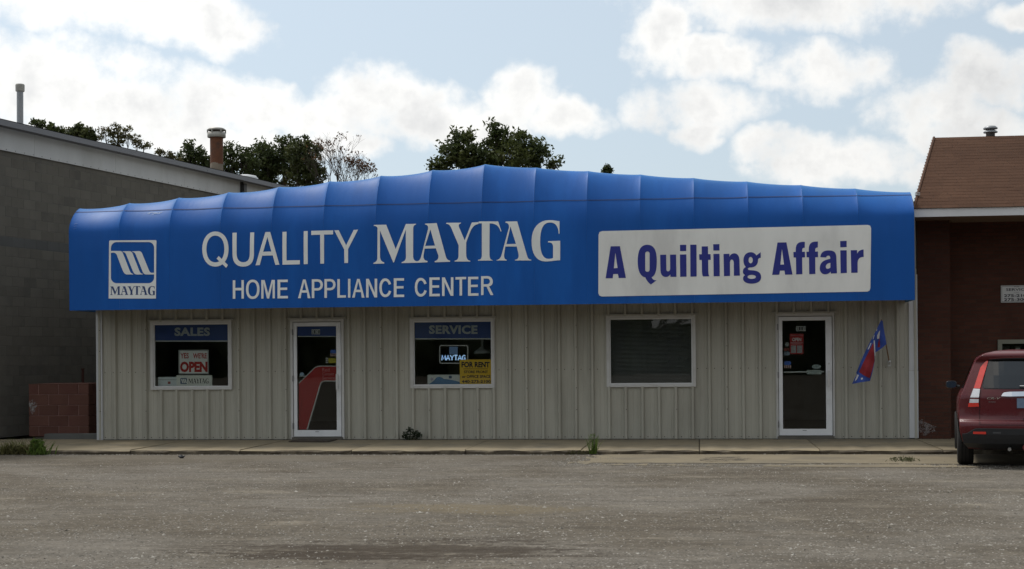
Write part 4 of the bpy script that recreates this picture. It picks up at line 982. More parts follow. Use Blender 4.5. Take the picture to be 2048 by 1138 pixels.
b2_ = shop_box('carton', 353, 424, 750.5, .06, .088, mat('carton_cream', (.70, .72, .66), .7, var=.06), 'cream carton lettered in dark ink below the open sign', 'carton')
flat('carton_logo', [rrect(360.5, 756, 374, 768, 2)], onY(.0585), mat('logo_slate', (.06, .11, .19), .6), b2_)
for k in range(3): flat('logo_stripe', [[(362+3.4*k, 758), (364.4+3.4*k, 758), (367+3.4*k, 766), (364.6+3.4*k, 766)]], onY(.057), M_card, b2_)
for g in fit_word((376.5, 757, 417, 767)): flat('lettering', g, onY(.0585), M_ink, b2_)
# second window
nx = P(879, 700, .16).x
neon = thing('neon_sign', (P(907, 727, .16).x, .16, P(907, 727, .16).z), 'lit neon brand sign with pale tube border hanging in the service window', 'neon sign')
def pxtube(mb, pts, Y, r): return mb.tube([P(x, y, Y) for x, y in pts], r, 6)
rr = rrect(879.5, 691, 935.5, 726.5, 3, 3); rr.append(rr[0])
pxtube(MB(), rr, .16, .009).build('border_tube', mat('tube_white', (.50, .50, .47), .4, emit=.05), neon)
M_neon = mat('neon_blue', (.42, .66, 1.0), .4, var=.02, emit=.55)
strokes = {'M': [(0, 1), (.15, 0), (.5, .75), (.85, 0), (1, 1)], 'A': [(0, 1), (.5, 0), (1, 1)], 'Y': [(0, 0), (.5, .5), (1, 0)], 'T': [(0, 0), (1, 0)], 'G': [(1, .15), (.6, 0), (.1, .3), (.1, .75), (.5, 1), (.95, .85), (.95, .55), (.6, .55)]}
xx = 883.5
for k, (ch, w_) in enumerate(zip('MAYTAG', (9, 8, 8, 7.5, 8, 7.5))):
    h = lambda q: (xx+q[0]*(w_-1), 710.5+q[1]*10)
    pxtube(MB(), [h(q) for q in strokes[ch]], .16, .011).build('letter_tube', M_neon, neon)
    if ch in 'YT': pxtube(MB(), [h((.5, .5 if ch == 'Y' else .05)), h((.5, 1))], .16, .011).build('letter_tube', M_neon, neon)
    if ch == 'A': pxtube(MB(), [h((.2, .65)), h((.8, .65))], .16, .009).build('letter_tube', M_neon, neon)
    xx += w_
flat('emblem', [rect(898.5, 693.5, 915.5, 708.5)], onY(.165), mat('neon_emblem', (.05, .09, .16), .5, emit=.35), neon)
pxtube(pxtube(MB(), [(890, 691), (890, 676)], .16, .003), [(925, 691), (925, 676)], .16, .003).build('hanger', M_hinge, neon)
p, q = P(919.5, 743, .03), P(984.5, 743, .03)
fr_ = tag(MB().box(p.x, q.x, .03, .036, P(950, 767.5, .03).z, P(950, 719, .03).z).build('rent_sign', mat('rent_yellow', (.80, .50, .03), .6, var=.06)), 'yellow FOR RENT sign with black lettering in the service window', 'sign')
for s, b, of in (('FOR RENT', (923, 723.5, 979.5, 735), .045), ('STORE FRONT', (928, 741, 976, 746.5), .035), ('or OFFICE SPACE', (924, 750, 981, 756), .035), ('440-273-2100', (923.5, 760, 981.5, 766), .04)):
    print_text('lettering', s, b, .0285, M_ink, fr_, of)
flat('rule', [rect(926.5, 737.2, 975.5, 738.2)], onY(.0285), M_ink, fr_)
b3_ = shop_box('carton', 855, 921, 749.5, .07, .30, mat('carton_pale', (.62, .65, .62), .7, var=.06), 'pale carton with blue wave print under the neon sign', 'carton')
flat('carton_print', [path('M 857 769 L 868 761 L 873 755 C 880 752 884 755 888 758 C 900 758 912 762 920.5 764 L 920.5 770 L 857 770')[0]], onY(.0685), mat('print_wave', (.07, .20, .38), .6), b3_)
flat('carton_flower', [[(864+5*(1 if k % 2 else .4)*math.cos(k*math.pi/5), 758+5*(1 if k % 2 else .4)*math.sin(k*math.pi/5)) for k in range(10)]], onY(.0670), mat('print_lilac', (.40, .36, .46), .6), b3_)
flat('carton_mark', [rrect(897.5, 751.5, 903.5, 757, 1)], onY(.0670), mat('logo_slate', (.06, .11, .19), .6), b3_)
lp = P(965, 700, .9); lc = thing('pendant_lamp', (lp.x, .9, P(965, 707, .9).z), 'white cone pendant lamp hanging in the service window', 'lamp')
zb0 = P(965, 707, .9).z; s_ = 29.7/3000
MB().lathe([(17*s_, 0), (17.3*s_, 3*s_), (10*s_, 8*s_), (3*s_, 13*s_), (2.5*s_, 16*s_), (2.5*s_, 17*s_)], (lp.x, .9, zb0), 20).build('shade', mat('lamp_white', (.55, .57, .55), .5), lc, smooth=True)
MB().tube([(lp.x, .9, zb0+16*s_), (lp.x, .9, 2.75)], .026, 8).build('stem', MATS['lamp_white'], lc)
# blind behind the third window
x0, x1, z0, z1 = WIN[2]; bl = thing('window_blind', ((x0+x1)/2, .10, z0+.06), 'grey slatted blind lowered behind the blank window of the right-hand shop', 'blind')
mb = MB(); z = z0+.09
while z < z1-.07:
    mb.add([(x0+.07, .092, z-.007), (x1-.07, .092, z-.007), (x1-.07, .108, z+.008), (x0+.07, .108, z+.008)], [(0, 1, 2, 3)]); z += .024
tag(mb.build('slats', mat('blind_slat', (.20, .20, .195), .6, var=.06), bl), kind='stuff')
MB().box(x0+.066, x1-.066, .085, .115, z1-.075, z1-.045).build('head_rail', mat('blind_rail', (.14, .14, .13), .6), bl)
MB().box(x0+.07, x1-.07, .092, .108, z0+.055, z0+.075).build('bottom_rail', MATS['blind_rail'], bl)

# door mat, flag
a, b = G(577, 883.5, .006), G(683, 878.5, .006)
tag(MB().box(a.x, b.x-.05, a.y, -.12, .003, .022).build('door_mat', mat('mat_brown', (.060, .046, .036), .95, var=.25, scale=8, bump=.6, bscale=90)), 'worn brown mat lying before the left glass door', 'mat')
fb = P(1779, 726, -.05); ft = P(1763, 641, -.62); fm = P(1773, 690, -.30)
flag = thing('flag', (fb.x, -.05, fb.z), 'blue and red flag drooping from a short slanting pole beside the right door', 'flag')
dirv = (Vector(ft)-Vector(fb)); 
MB().tube([fb, Vector(fb)+dirv*1.02], .011, 8).build('pole', mat('pole_wood', (.20, .12, .06), .6), flag)
MB().tube([(fb.x, -.03, fb.z-.02), (fb.x, -.11, fb.z+.03)], .02, 8).box(fb.x-.03, fb.x+.03, -.036, -.030, fb.z-.06, fb.z+.05).build('bracket', mat('bracket_white', (.45, .45, .43), .5), flag)
def fl(x, y):          # the hanging cloth: hoist follows the pole, the fly swings back towards the wall, with folds
    k = max(0, min(1, (y-641)/126)); yy = -.62+.10*k+.035*math.sin(x*.22+y*.06)+.02*math.sin(x*.11-y*.15)
    return P(x, y, yy)
def cloth_piece(name, pts, m, off=0.0):
    xs_ = [q[0] for q in pts]; ys_ = [q[1] for q in pts]
    return flat(name, [pts], lambda x, y: fl(x, y)+Vector((0, -off, 0)), m, flag, [(0, [min(xs_)+3*i for i in range(1, 30) if min(xs_)+3*i < max(xs_)]), (1, [min(ys_)+5*i for i in range(1, 30) if min(ys_)+5*i < max(ys_)])])
M_fb = mat('flag_blue', (.035, .075, .32), .8, var=.08, scale=8); M_fr = mat('flag_red', (.27, .022, .03), .8, var=.08, scale=8); M_fw = mat('flag_white', (.55, .56, .58), .8, var=.06)
cloth_piece('cloth', [(1762, 640.5), (1765.5, 642), (1768, 660), (1773, 688), (1763, 697), (1752, 704), (1749, 712), (1749.5, 722), (1745, 745), (1740, 762), (1722, 764.5), (1704, 768), (1709, 757), (1714, 748), (1712.5, 745.5), (1722, 722), (1730, 704), (1740, 684), (1747, 671), (1754, 657)], M_fb)
cloth_piece('red_field', [(1746.5, 685), (1748, 700), (1749, 722), (1744, 742), (1739.5, 756.5), (1728, 751), (1718, 744), (1727, 724), (1737, 704)], M_fr, .006)
for pts, m in (([(1747, 681), (1749.5, 680.5), (1751, 712), (1749, 711)], M_fw), ([(1758, 663), (1760, 661), (1758.5, 677), (1754, 678), (1754, 671)], M_fw), ([(1756, 686), (1759, 676), (1760, 694), (1755, 695)], M_fr),
               ([(1753, 658.5), (1754.5, 658), (1753.5, 662), (1752, 662)], M_fw), ([(1747.5, 671), (1749.5, 669), (1747, 678), (1745, 679)], M_fw), ([(1741, 686), (1743, 686), (1737.5, 698.5), (1735, 699)], M_fw), ([(1714, 749), (1718, 750), (1713.5, 759), (1709, 763)], M_fw), ([(1721.5, 756), (1725, 755), (1726, 758), (1722, 760)], M_fw)):
    cloth_piece('stripe', pts, m, .009)
# ------------------------------------------------------------------ red SUV parked nose-in
HEAD = math.radians(-8.6)                        # turned a little to the right of square
cpos = CAM + 20.7*FWD + 20.7*((2055-CU)/F)*RIGHT; cpos.z = LOT+.004
car = thing('parked_car', cpos, 'dark red compact SUV seen from behind, parked before the brick building', 'car', rot=HEAD)
CM = W(car)
def lerp_tab(tab, z):
    for (a, p), (b, q) in zip(tab[:-1], tab[1:]):
        if z <= b: return p+(q-p)*max(0, (z-a)/(b-a))
    return tab[-1][1]
HW = [(.26, .78), (.36, .86), (.50, .895), (.72, .91), (.90, .91), (1.02, .885), (1.10, .84), (1.30, .765), (1.48, .69), (1.56, .63), (1.61, .54), (1.645, .38), (1.66, .2)]
YREAR = [(.26, .24), (.34, .08), (.46, .015), (.62, .0), (.655, .02), (.69, .075), (.80, .085), (1.00, .085), (1.10, .115), (1.30, .20), (1.50, .30), (1.525, .27), (1.58, .255), (1.61, .30), (1.645, .42), (1.66, .6)]
YFRONT = [(.26, 4.25), (.40, 4.48), (.62, 4.50), (.80, 4.42), (.92, 4.15), (1.00, 3.55), (1.06, 3.25), (1.30, 2.85), (1.50, 2.45), (1.61, 2.1), (1.66, 1.6)]
def hw(z): return lerp_tab(HW, z)
def yr(x, z): return lerp_tab(YREAR, z)+.17*(abs(x)/.9)**2.6
def CW(x, y, z): return CM @ Vector((x, y, z))
zs = sorted({.26, .30, .36, .42, .50, .56, .62, .64, .655, .67, .69, .74, .80, .86, .92, .96, 1.0, 1.03, 1.06, 1.10, 1.16, 1.23, 1.30, 1.38, 1.45, 1.50, 1.515, 1.525, 1.55, 1.58, 1.60, 1.61, 1.63, 1.645, 1.655, 1.66})
mb = MB(); NR, NS, NF = 20, 14, 12; loop = None
for z in zs:
    h = hw(z); yf = lerp_tab(YFRONT, z); ring = []
    for i in range(NR+1):
        x = -h*math.cos(math.pi*i/NR); ring.append((x, yr(x, z)))
    ye = yr(h, z); yfe = yf-.30
    for i in range(1, NS+1):
        t = i/NS; ring.append((h*(1-.05*t**3+.012*math.sin(math.pi*t)), ye+(yfe-ye)*t))
    hf = h*.95
    for i in range(1, NF): x = hf*math.cos(math.pi*i/NF); ring.append((x, yf-.30*(abs(x)/hf)**2.4))
    for i in range(NS, 0, -1):
        t = i/NS; ring.append((-h*(1-.05*t**3+.012*math.sin(math.pi*t)), ye+(yfe-ye)*t))
    mb.v += [tuple(CW(x, y, z)) for x, y in ring]; loop = len(ring)
for j in range(len(zs)-1):
    for i in range(loop): a = j*loop+i; b = j*loop+(i+1) % loop; mb.f.append((a, b, b+loop, a+loop))
mb.f.append(tuple(range(loop))[::-1]); mb.f.append(tuple((len(zs)-1)*loop+i for i in range(loop)))
M_paint = mat('car_red', (.085, .006, .009), .28, var=.04, scale=2, spec=.35, coat=.25)
M_blackp = mat('black_plastic', (.018, .019, .022), .55, var=.1, scale=4); M_rub = mat('tyre_rubber', (.014, .013, .013), .85, var=.15, scale=9, bump=.3)
M_chrome = mat('chrome', (.72, .73, .75), .12, metal=1, var=.02); M_lred = mat('lamp_red', (.62, .030, .018), .12, var=.08, scale=12, spec=.6, coat=.6); M_lwht = mat('lamp_clear', (.66, .67, .70), .12, var=.12, scale=20, spec=.6, coat=.5)
body = mb.build('body', M_paint, car, smooth=True)
def cz(py): return (938.3-py)/144.6
def cx_(px): return (px-2044)/144.6*1.012
def rear(name, rings, m, off, mirror=False, px=True):
    out = []
    for sgn in ((1, -1) if mirror else (1,)):
        rr = [[((cx_(x) if px else x)*sgn, cz(y) if px else y) for x, y in r] for r in rings]
        xs_ = [q[0] for r in rr for q in r]; zz = [q[1] for r in rr for q in r]
        cutx = [min(xs_)+.07*i for i in range(1, 40) if min(xs_)+.07*i < max(xs_)]; cutz = [t for t in zs+[1.2, 1.35, 1.42] if min(zz) < t < max(zz)]
        out.append(flat(name, rr, lambda x, z: CW(x, yr(x, z)-off, z), m, car, [(0, cutx), (1, cutz)]))
    return out
S = lambda s, y0=690: [[(1890+x/8.127, y0+y/8.127) for x, y in r] for r in path(s)]
def mirrored(pts): return pts+[(4088-x, y) for x, y in reversed(pts)]
gw = mirrored([(2044, 717.6), (2005, 718.2), (1976, 720.0), (1972.6, 723), (1966, 745), (1961.0, 772), (1962.5, 775.6), (2000, 776.4), (2044, 776.4)])
rear('rear_window', [gw], glass('car_glass', (.05, .055, .055), .05, .02), .006)
rear('window_surround', [mirrored([(2044, 715.4), (2000, 716.2), (1973, 718.3), (1970.5, 722), (1964.5, 745), (1959.2, 773), (1961, 777.3), (2000, 778), (2044, 778)])], M_blackp, .003)
rear('spoiler_edge', [mirrored([(2044, 713.2), (2000, 714), (1974, 716.2), (1974, 717.6), (2000, 715.6), (2044, 714.9)])], mat('car_red_edge', (.14, .03, .035), .25, coat=.8), .012)
rear('tail_light', S('M 655 245 C 620 255 575 310 540 360 L 428 702 L 527 706 L 570 560 L 660 265'), M_lred, .012, True)
rear('tail_light_clear', S('M 424 708 L 526 712 L 506 856 L 371 856'), M_lwht, .012, True)
rear('tail_light_gap', S('M 371 857 L 506 857 L 504 879 L 366 879'), mat('lamp_deep_red', (.13, .008, .008), .15, coat=.5), .012, True)
rear('tail_light_clear', S('M 366 880 L 504 880 L 501 940 L 358 943'), M_lwht, .012, True)
rear('tail_light', S('M 358 944 L 501 941 L 506 1004 L 338 1010 L 342 955'), M_lred, .012, True)
seam = mat('shut_line', (.008, .003, .003), .8)
rear('shut_line', [[(1954.6, 777), (1955.4, 777), (1953.3, 812), (1954, 843), (1954, 849), (1953.2, 849), (1953.2, 843), (1952.5, 812)]], seam, .0045, True)
rear('shut_line', [mirrored([(2044, 849.2), (1953.5, 849.2), (1953.5, 850.0), (2044, 850.0)])], seam, .0045)
rear('garnish', [mirrored([(2044, 782.6), (2010, 783.2), (2000, 784.5), (1997, 787), (1994.5, 792), (2010, 792.6), (2044, 791.8)])], M_chrome, .030)
rear('badge_plate', [rrect(2037.6, 779, 2050.4, 793, 3)], M_chrome, .036); rear('badge_field', [rrect(2039, 780.6, 2049, 791.4, 2)], M_blackp, .038)
rear('badge_emblem', [[(2040.4, 782), (2042.2, 782), (2042.9, 785.6), (2045.1, 785.6), (2045.8, 782), (2047.6, 782), (2046.4, 790.4), (2044.9, 790.4), (2044.7, 787.2), (2043.3, 787.2), (2043.1, 790.4), (2041.6, 790.4)]], M_chrome, .040)
vs, fs = text_mesh('CR-V', .012); flat_vf('model_badge', vs, fs, lambda u, v: (lambda x, z: CW(x, yr(x, z)-.010, z))(cx_(1966.5)+(cx_(1993)-cx_(1966.5))*(u+.10*v)*.92, cz(798.6)+(cz(794.2)-cz(798.6))*v), M_chrome, car)
vs, fs = text_mesh('4WD'); flat_vf('trim_badge', vs, fs, lambda u, v: (lambda x, z: CW(x, yr(x, z)-.010, z))(cx_(1970)+(cx_(1984)-cx_(1970))*u, cz(805)+(cz(802.6)-cz(805))*v), mat('badge_dull', (.25, .25, .25), .3, metal=.6), car)
mb = MB(); a, b, c, d = cx_(2024), -cx_(2024), cz(816), cz(796.5); yp = yr(.0, .9)
for x in (a, b):
    pass
mb.v = [tuple(CW(x, yp+y, z)) for y in (-.012, .02) for z in (c, d) for x in (a, b)]; mb.f = [(0, 1, 3, 2), (4, 6, 7, 5), (0, 4, 5, 1), (2, 3, 7, 6), (0, 2, 6, 4), (1, 5, 7, 3)]
mb.build('number_plate', mat('plate_blue', (.14, .20, .29), .5, var=.15, scale=14), car)
rear('bumper', [mirrored([(2044, 857.3), (1950, 857.3), (1944.5, 858), (1939, 861.2), (1929, 868), (1921, 869.2), (1919.5, 869.4), (1921.5, 888), (1930, 897), (1944, 898), (1952, 899), (1960, 900), (2044, 900)])], M_blackp, .012)
rear('bumper_lip', [mirrored([(2044, 856.6), (1950, 856.6), (1944.2, 857.4), (1938.6, 860.6), (1929, 867.2), (1920, 868.4), (1920, 869.6), (1929, 868.5), (1939.4, 861.8), (1944.8, 858.6), (1950, 857.8), (2044, 857.8)])], mat('grey_plastic', (.06, .062, .066), .5), .020)
rear('reflector', [rect(1940.5, 863.6, 1965, 868.6)], M_lred, .020, True)
rear('bumper_slot', [rect(1978, 863.6, 1993, 867)], mat('grey_plastic', (.06, .062, .066), .5), .017, True)
rear('plate_recess', [mirrored([(2044, 836.5), (2036, 836.5), (2036, 841.5), (2044, 841.5)])], seam, .0045)
for x, z, h_, p_ in ((0, 1.30, 0, 0),):
    rear('wiper', [[(2044, 773), (2030, 772), (2029, 774), (2044, 775.5)]], M_blackp, .03)
    rear('window_sticker', [rect(2030, 770.5, 2041, 772)], mat('sticker_white', (.6, .6, .58), .5), .009)
# glass and trim along the sides
def side_patch(name, pts, m, off, sgn):
    def fn(y, z):
        h = hw(z); ye, yfe = yr(h, z), lerp_tab(YFRONT, z)-.30; t = max(0, min(1, (y-ye)/(yfe-ye)))
        return CW(sgn*(h*(1-.05*t**3+.012*math.sin(math.pi*t))+off), y, z)
    return flat(name, [pts], fn, m, car, [(1, [t for t in zs if min(q[1] for q in pts) < t < max(q[1] for q in pts)]), (0, [.4*i for i in range(1, 12)])])
M_sg = glass('car_side_glass', (.04, .045, .045), .04, .02)
for sgn in (-1, 1):
    side_patch('side_window', [(.62, 1.12), (1.35, 1.10), (1.35, 1.50), (.95, 1.50), (.72, 1.40)], M_sg, .004, sgn)
    side_patch('side_window', [(1.42, 1.10), (2.2, 1.08), (2.2, 1.50), (1.42, 1.51)], M_sg, .004, sgn)
    side_patch('side_window', [(2.27, 1.08), (2.85, 1.07), (2.45, 1.44), (2.27, 1.49)], M_sg, .004, sgn)
    side_patch('sill_trim', [(.35, .34), (4.1, .34), (4.1, .46), (.35, .50)], M_blackp, .010, sgn)
    for yc in (.93, 3.55):
        arch = [(yc+.44*math.cos(t), .33+.42*math.sin(t)) for t in [math.pi*k/14 for k in range(15)]]
        side_patch('wheel_arch', [(x, max(z, .27)) for x, z in arch], M_blackp, .014, sgn)
        tyre = MB(); prof_t = [(.20, -.10), (.315, -.112), (.338, -.085), (.342, -.03), (.342, .03), (.338, .085), (.315, .112), (.20, .10)]
        n = 36
        for r, w_ in prof_t:
            for k in range(n): t = 2*math.pi*k/n; tyre.v.append(tuple(CW(sgn*(.815)+w_*sgn, yc+r*math.cos(t), .342+r*math.sin(t))))
        for j in range(len(prof_t)-1):
            for k in range(n): a, b = j*n+k, j*n+(k+1) % n; tyre.f.append((a, b, b+n, a+n))
        wh = tyre.build('wheel', M_rub, car, smooth=True)
        rim = MB(); k0 = [(0, .06), (.05, .07), (.16, .085), (.20, .10), (.205, .06)]
        for r, w_ in k0:
            for k in range(20): t = 2*math.pi*k/20; rim.v.append(tuple(CW(sgn*(.815+w_), yc+r*math.cos(t), .342+r*math.sin(t))))
        for j in range(len(k0)-1):
            for k in range(20): a, b = j*20+k, j*20+(k+1) % 20; rim.f.append((a, b, b+20, a+20))
        rim.build('rim', mat('alloy', (.40, .41, .42), .3, metal=.8), wh)
        mb = MB()                                # tread grooves
        for w_ in (-.05, 0, .05):
            k1 = len(mb.v)
            for dw in (-.006, .006):
                for k in range(n): t = 2*math.pi*k/n; mb.v.append(tuple(CW(sgn*.815+w_+dw, yc+.3435*math.cos(t), .342+.3435*math.sin(t))))
            for k in range(n): a, b = k1+k, k1+(k+1) % n; mb.f.append((a, b, b+n, a+n))
        tag(mb.build('tread_grooves', mat('groove', (.004, .004, .004), .95), wh), kind='stuff')
    # door mirror
    mc = CW(sgn*1.035, 2.62, 1.10); mm = MB(); n = 16
    secs = [(.0, .86), (.02, 1.0), (.07, .95), (.12, .7), (.145, .3)]
    for dy, k_ in secs:
        for k in range(n):
            t = 2*math.pi*k/n; cx1, sx1 = math.cos(t), math.sin(t)
            ex_ = lambda v: math.copysign(abs(v)**.6, v)
            mm.v.append(tuple(CW(sgn*.985+.085*k_*ex_(cx1), 2.60+dy, 1.125+.060*k_*ex_(sx1))))
    for j in range(len(secs)-1):
        for k in range(n): a, b = j*n+k, j*n+(k+1) % n; mm.f.append((a, b, b+n, a+n))
    mm.f.append(tuple((len(secs)-1)*n+k for k in range(n)))
    mr = mm.build('door_mirror', mat('mirror_shell', (.012, .010, .011), .4, coat=.5), car, smooth=True)
    gm = MB(); gm.v = [tuple(CW(sgn*.985+.074*math.copysign(abs(math.cos(2*math.pi*k/n))**.6, math.cos(2*math.pi*k/n)), 2.603, 1.125+.051*math.copysign(abs(math.sin(2*math.pi*k/n))**.6, math.sin(2*math.pi*k/n)))) for k in range(n)]; gm.f = [tuple(range(n))[::-1]]
    gm.build('mirror_glass', mat('mirror_blue', (.035, .055, .09), .15, metal=.6), mr)
    MB().tube([CW(sgn*.86, 2.66, 1.09), CW(sgn*.95, 2.66, 1.10)], .025, 8).build('mirror_arm', M_blackp, mr)
MB().tube([CW(.0, .62, 1.655), CW(.0, .56, 1.75)], [.008, .003], 6).build('antenna', M_blackp, car)
MB().tube([CW(-.245, .02, .275), CW(-.235, .22, .285)], .024, 10).build('exhaust_pipe', mat('exhaust', (.35, .35, .34), .35, metal=.7), car)
MB().tube([CW(-.02, .05, .30), CW(-.02, .28, .30)], .05, 10).build('tow_hitch', mat('hitch_red', (.13, .02, .02), .6), car)
mb = MB()
for x0, x1, y0, y1, z0, z1 in ((-.70, .70, .45, 4.0, .24, .30), (-.62, .62, .80, 1.05, .26, .36), (-.62, .62, 3.42, 3.68, .26, .36)):
    k = len(mb.v); mb.v += [tuple(CW(x, y, z)) for z in (z0, z1) for y in (y0, y1) for x in (x0, x1)]; mb.f += [tuple(i+k for i in f) for f in [(0, 2, 3, 1), (4, 5, 7, 6), (0, 1, 5, 4), (2, 6, 7, 3), (0, 4, 6, 2), (1, 3, 7, 5)]]
mb.build('underbody', M_blackp, car)

# ------------------------------------------------------------------ trees behind the buildings
def leaf_mat(name, a, b, c=None):
    m = bpy.data.materials.new(name); m.use_nodes = True; n = NT(m.node_tree); bs = m.node_tree.nodes['Principled BSDF']
    co = n.new('ShaderNodeTexCoord').outputs['Object']; f = n.noise(co, .9, 3, .6); g = n.noise(co, 6, 2, .6)
    col = n.mix(n.sstep(f, .35, .65), a, b)
    if c: col = n.mix(n.sstep(n.noise(co, .55, 3, .6), .55, .68), col, c)
    col = n.mix(1.0, col, n.ramp(g, [(.25, .65), (.75, 1.35)]), 'MULTIPLY')
    n.put(bs.inputs['Base Color'], col); bs.inputs['Roughness'].default_value = .6; bs.inputs['Specular IOR Level'].default_value = .25
    tl = n.new('ShaderNodeBsdfTranslucent'); n.put(tl.inputs[0], col); mx = n.new('ShaderNodeMixShader'); mx.inputs[0].default_value = .34
    o = m.node_tree.nodes['Material Output']; m.node_tree.links.new(bs.outputs[0], mx.inputs[1]); m.node_tree.links.new(tl.outputs[0], mx.inputs[2]); m.node_tree.links.new(mx.outputs[0], o.inputs[0])
    return m
LEAF = {'dark': leaf_mat('leaf_dark', (.040, .058, .018), (.072, .088, .028)), 'mixed': leaf_mat('leaf_mixed', (.050, .066, .022), (.085, .095, .032), (.16, .072, .03)),
        'brown': leaf_mat('leaf_brown', (.085, .040, .018), (.11, .060, .026)), 'olive': leaf_mat('leaf_olive', (.085, .085, .034), (.12, .11, .05), (.13, .085, .04)), 'maple': leaf_mat('leaf_maple', (.036, .052, .015), (.078, .092, .026))}
M_bark = mat('bark', (.055, .045, .035), .95, var=.2, scale=5)
def leaf(mb, c, s, R):
    a, b = R.random()*6.283, math.acos(R.uniform(-1, 1)); d = Vector((math.sin(b)*math.cos(a), math.sin(b)*math.sin(a), math.cos(b)))
    u = d.orthogonal().normalized(); t = R.random()*6.283; u = u*math.cos(t)+d.cross(u)*math.sin(t); v = d.cross(u)
    k = len(mb.v); l, w_ = s*R.uniform(.7, 1.3), s*R.uniform(.5, .9)
    mb.v += [tuple(c+u*l), tuple(c+v*w_*.55+u*.1*l+d*.1*l), tuple(c-u*l), tuple(c-v*w_*.55+u*.1*l)]; mb.f.append((k, k+1, k+2, k+3))
def tree(name, label, lobes, Y, kind, seed, cl=.42, ls=.12, dens=1.0, per=26, group=None, limb=True, trunk_r=.22):
    R = random.Random(seed); z_ = None; cs = []
    for px, py, r in lobes:
        c = P(px, py, Y); zc = PX(c)[2]; cs.append((c, r*zc/F))
    base = Vector((sum(c.x for c, r in cs)/len(cs), Y, LOT)); t = thing(name, base, label, 'tree', group)
    crown = MB(); wood = MB(); low = min(c.z-r for c, r in cs); fork = Vector((base.x, Y, max(1.6, low*.62)))
    wood.tube([base, base.lerp(fork, .5)+Vector((R.uniform(-.1, .1), R.uniform(-.1, .1), 0)), fork], [trunk_r*1.3, trunk_r, trunk_r*.85], 9)
    for c, r in cs:
        cc = c+Vector((0, R.uniform(-1, 1)*r*.5, 0)); mid = fork.lerp(cc, .55)+Vector((R.uniform(-.3, .3), R.uniform(-.3, .3), .25*r))
        wood.tube([fork, mid, cc], [trunk_r*.55, trunk_r*.34, trunk_r*.10], 6, False)
        n = max(6, int(dens*14*(r/cl)**2*.55))
        for k in range(n):
            a, b = R.random()*6.283, math.acos(R.uniform(-1, 1)); q = r*R.random()**.42
            p = cc+Vector((math.sin(b)*math.cos(a), math.sin(b)*math.sin(a)*.8, math.cos(b)))*q
            if limb and k % 3 == 0: wood.tube([cc.lerp(mid, .3), cc.lerp(p, .6)+Vector((0, 0, .05)), p], [trunk_r*.09, trunk_r*.06, trunk_r*.025], 4, False)
            rc = cl*R.uniform(.55, 1.1)
            for _ in range(int(per*R.uniform(.6, 1.3))):
                a, b = R.random()*6.283, math.acos(R.uniform(-1, 1)); w_ = rc*R.random()**.45
                leaf(crown, p+Vector((math.sin(b)*math.cos(a), math.sin(b)*math.sin(a), math.cos(b)*.75))*w_, ls, R)
    wood.build('trunk', M_bark, t); crown.build('crown', LEAF[kind], t)
    return t
GR = 'trees behind the buildings'
tree('maple_tree', 'broad dark green maple rising behind the middle of the awning', [(930, 272, 24), (908, 300, 34), (945, 305, 40), (992, 262, 22), (1002, 292, 40), (1040, 282, 26), (1062, 300, 30), (1085, 318, 26), (1112, 328, 16), (872, 328, 15), (890, 335, 28), (960, 335, 50), (1030, 335, 55), (985, 400, 90), (930, 400, 60), (1050, 400, 60)], 58, 'maple', 1, .50, .15, 1.0, 26, GR, trunk_r=.35)
tree('green_tree', 'dark green tree left of the rusty flue stack', [(382, 298, 17), (366, 314, 19), (398, 312, 22), (414, 330, 24), (385, 345, 30), (358, 335, 16)], 48, 'dark', 2, .34, .12, .9, 24, GR)
tree('green_tree', 'dark green tree right of the rusty flue stack', [(460, 296, 18), (450, 320, 27), (480, 316, 25), (494, 306, 14), (500, 330, 22), (470, 350, 36)], 50, 'dark', 3, .36, .12, .8, 22, GR)
tree('green_tree', 'dense green tree between the rusty flue and the half bare tree', [(526, 294, 18), (540, 312, 28), (568, 288, 20), (566, 322, 30), (512, 322, 22), (545, 350, 38), (520, 358, 28), (582, 310, 18)], 52, 'dark', 4, .38, .12, 1.0, 25, GR)
tree('autumn_tree', 'tree with brown tinged crown beside the half bare tree', [(606, 288, 17), (622, 298, 17), (598, 306, 24), (618, 326, 26), (594, 346, 32), (628, 358, 26), (636, 340, 14)], 51, 'mixed', 5, .34, .12, 1.0, 25, GR)
tree('leafy_tree', 'small dark tree beside the tall thin vent pipe', [(72, 247, 9), (86, 252, 9), (104, 256, 11), (122, 260, 9), (95, 275, 16), (70, 270, 14)], 47, 'dark', 6, .27, .11, 1.3, 26, GR)
tree('brown_shrub', 'brown tinged bushy shrub top over the block building roof', [(158, 262, 15), (176, 266, 12), (146, 268, 11), (165, 285, 20), (186, 278, 10)], 46, 'mixed', 7, .24, .10, 1.7, 30, GR, trunk_r=.1)
tree('thin_tree', 'thin olive tree with sparse leaves over the block building roof', [(212, 268, 16), (236, 262, 17), (258, 270, 16), (276, 282, 14), (232, 288, 18), (290, 292, 10)], 46, 'olive', 8, .24, .085, .9, 15, GR, trunk_r=.12)
tree('brown_shrub', 'low scrubby bush at the low end of the block building roof', [(322, 306, 9), (340, 312, 9), (355, 318, 9), (333, 325, 14)], 46, 'olive', 9, .20, .08, 1.0, 20, GR, trunk_r=.08)
tree('distant_tree', 'tiny dark treetop peeping over the awning right of the maple', [(1215, 334, 5), (1211, 341, 7), (1219, 342, 7), (1215, 352, 10)], 75, 'dark', 10, .24, .10, 1.6, 22, GR, trunk_r=.1)
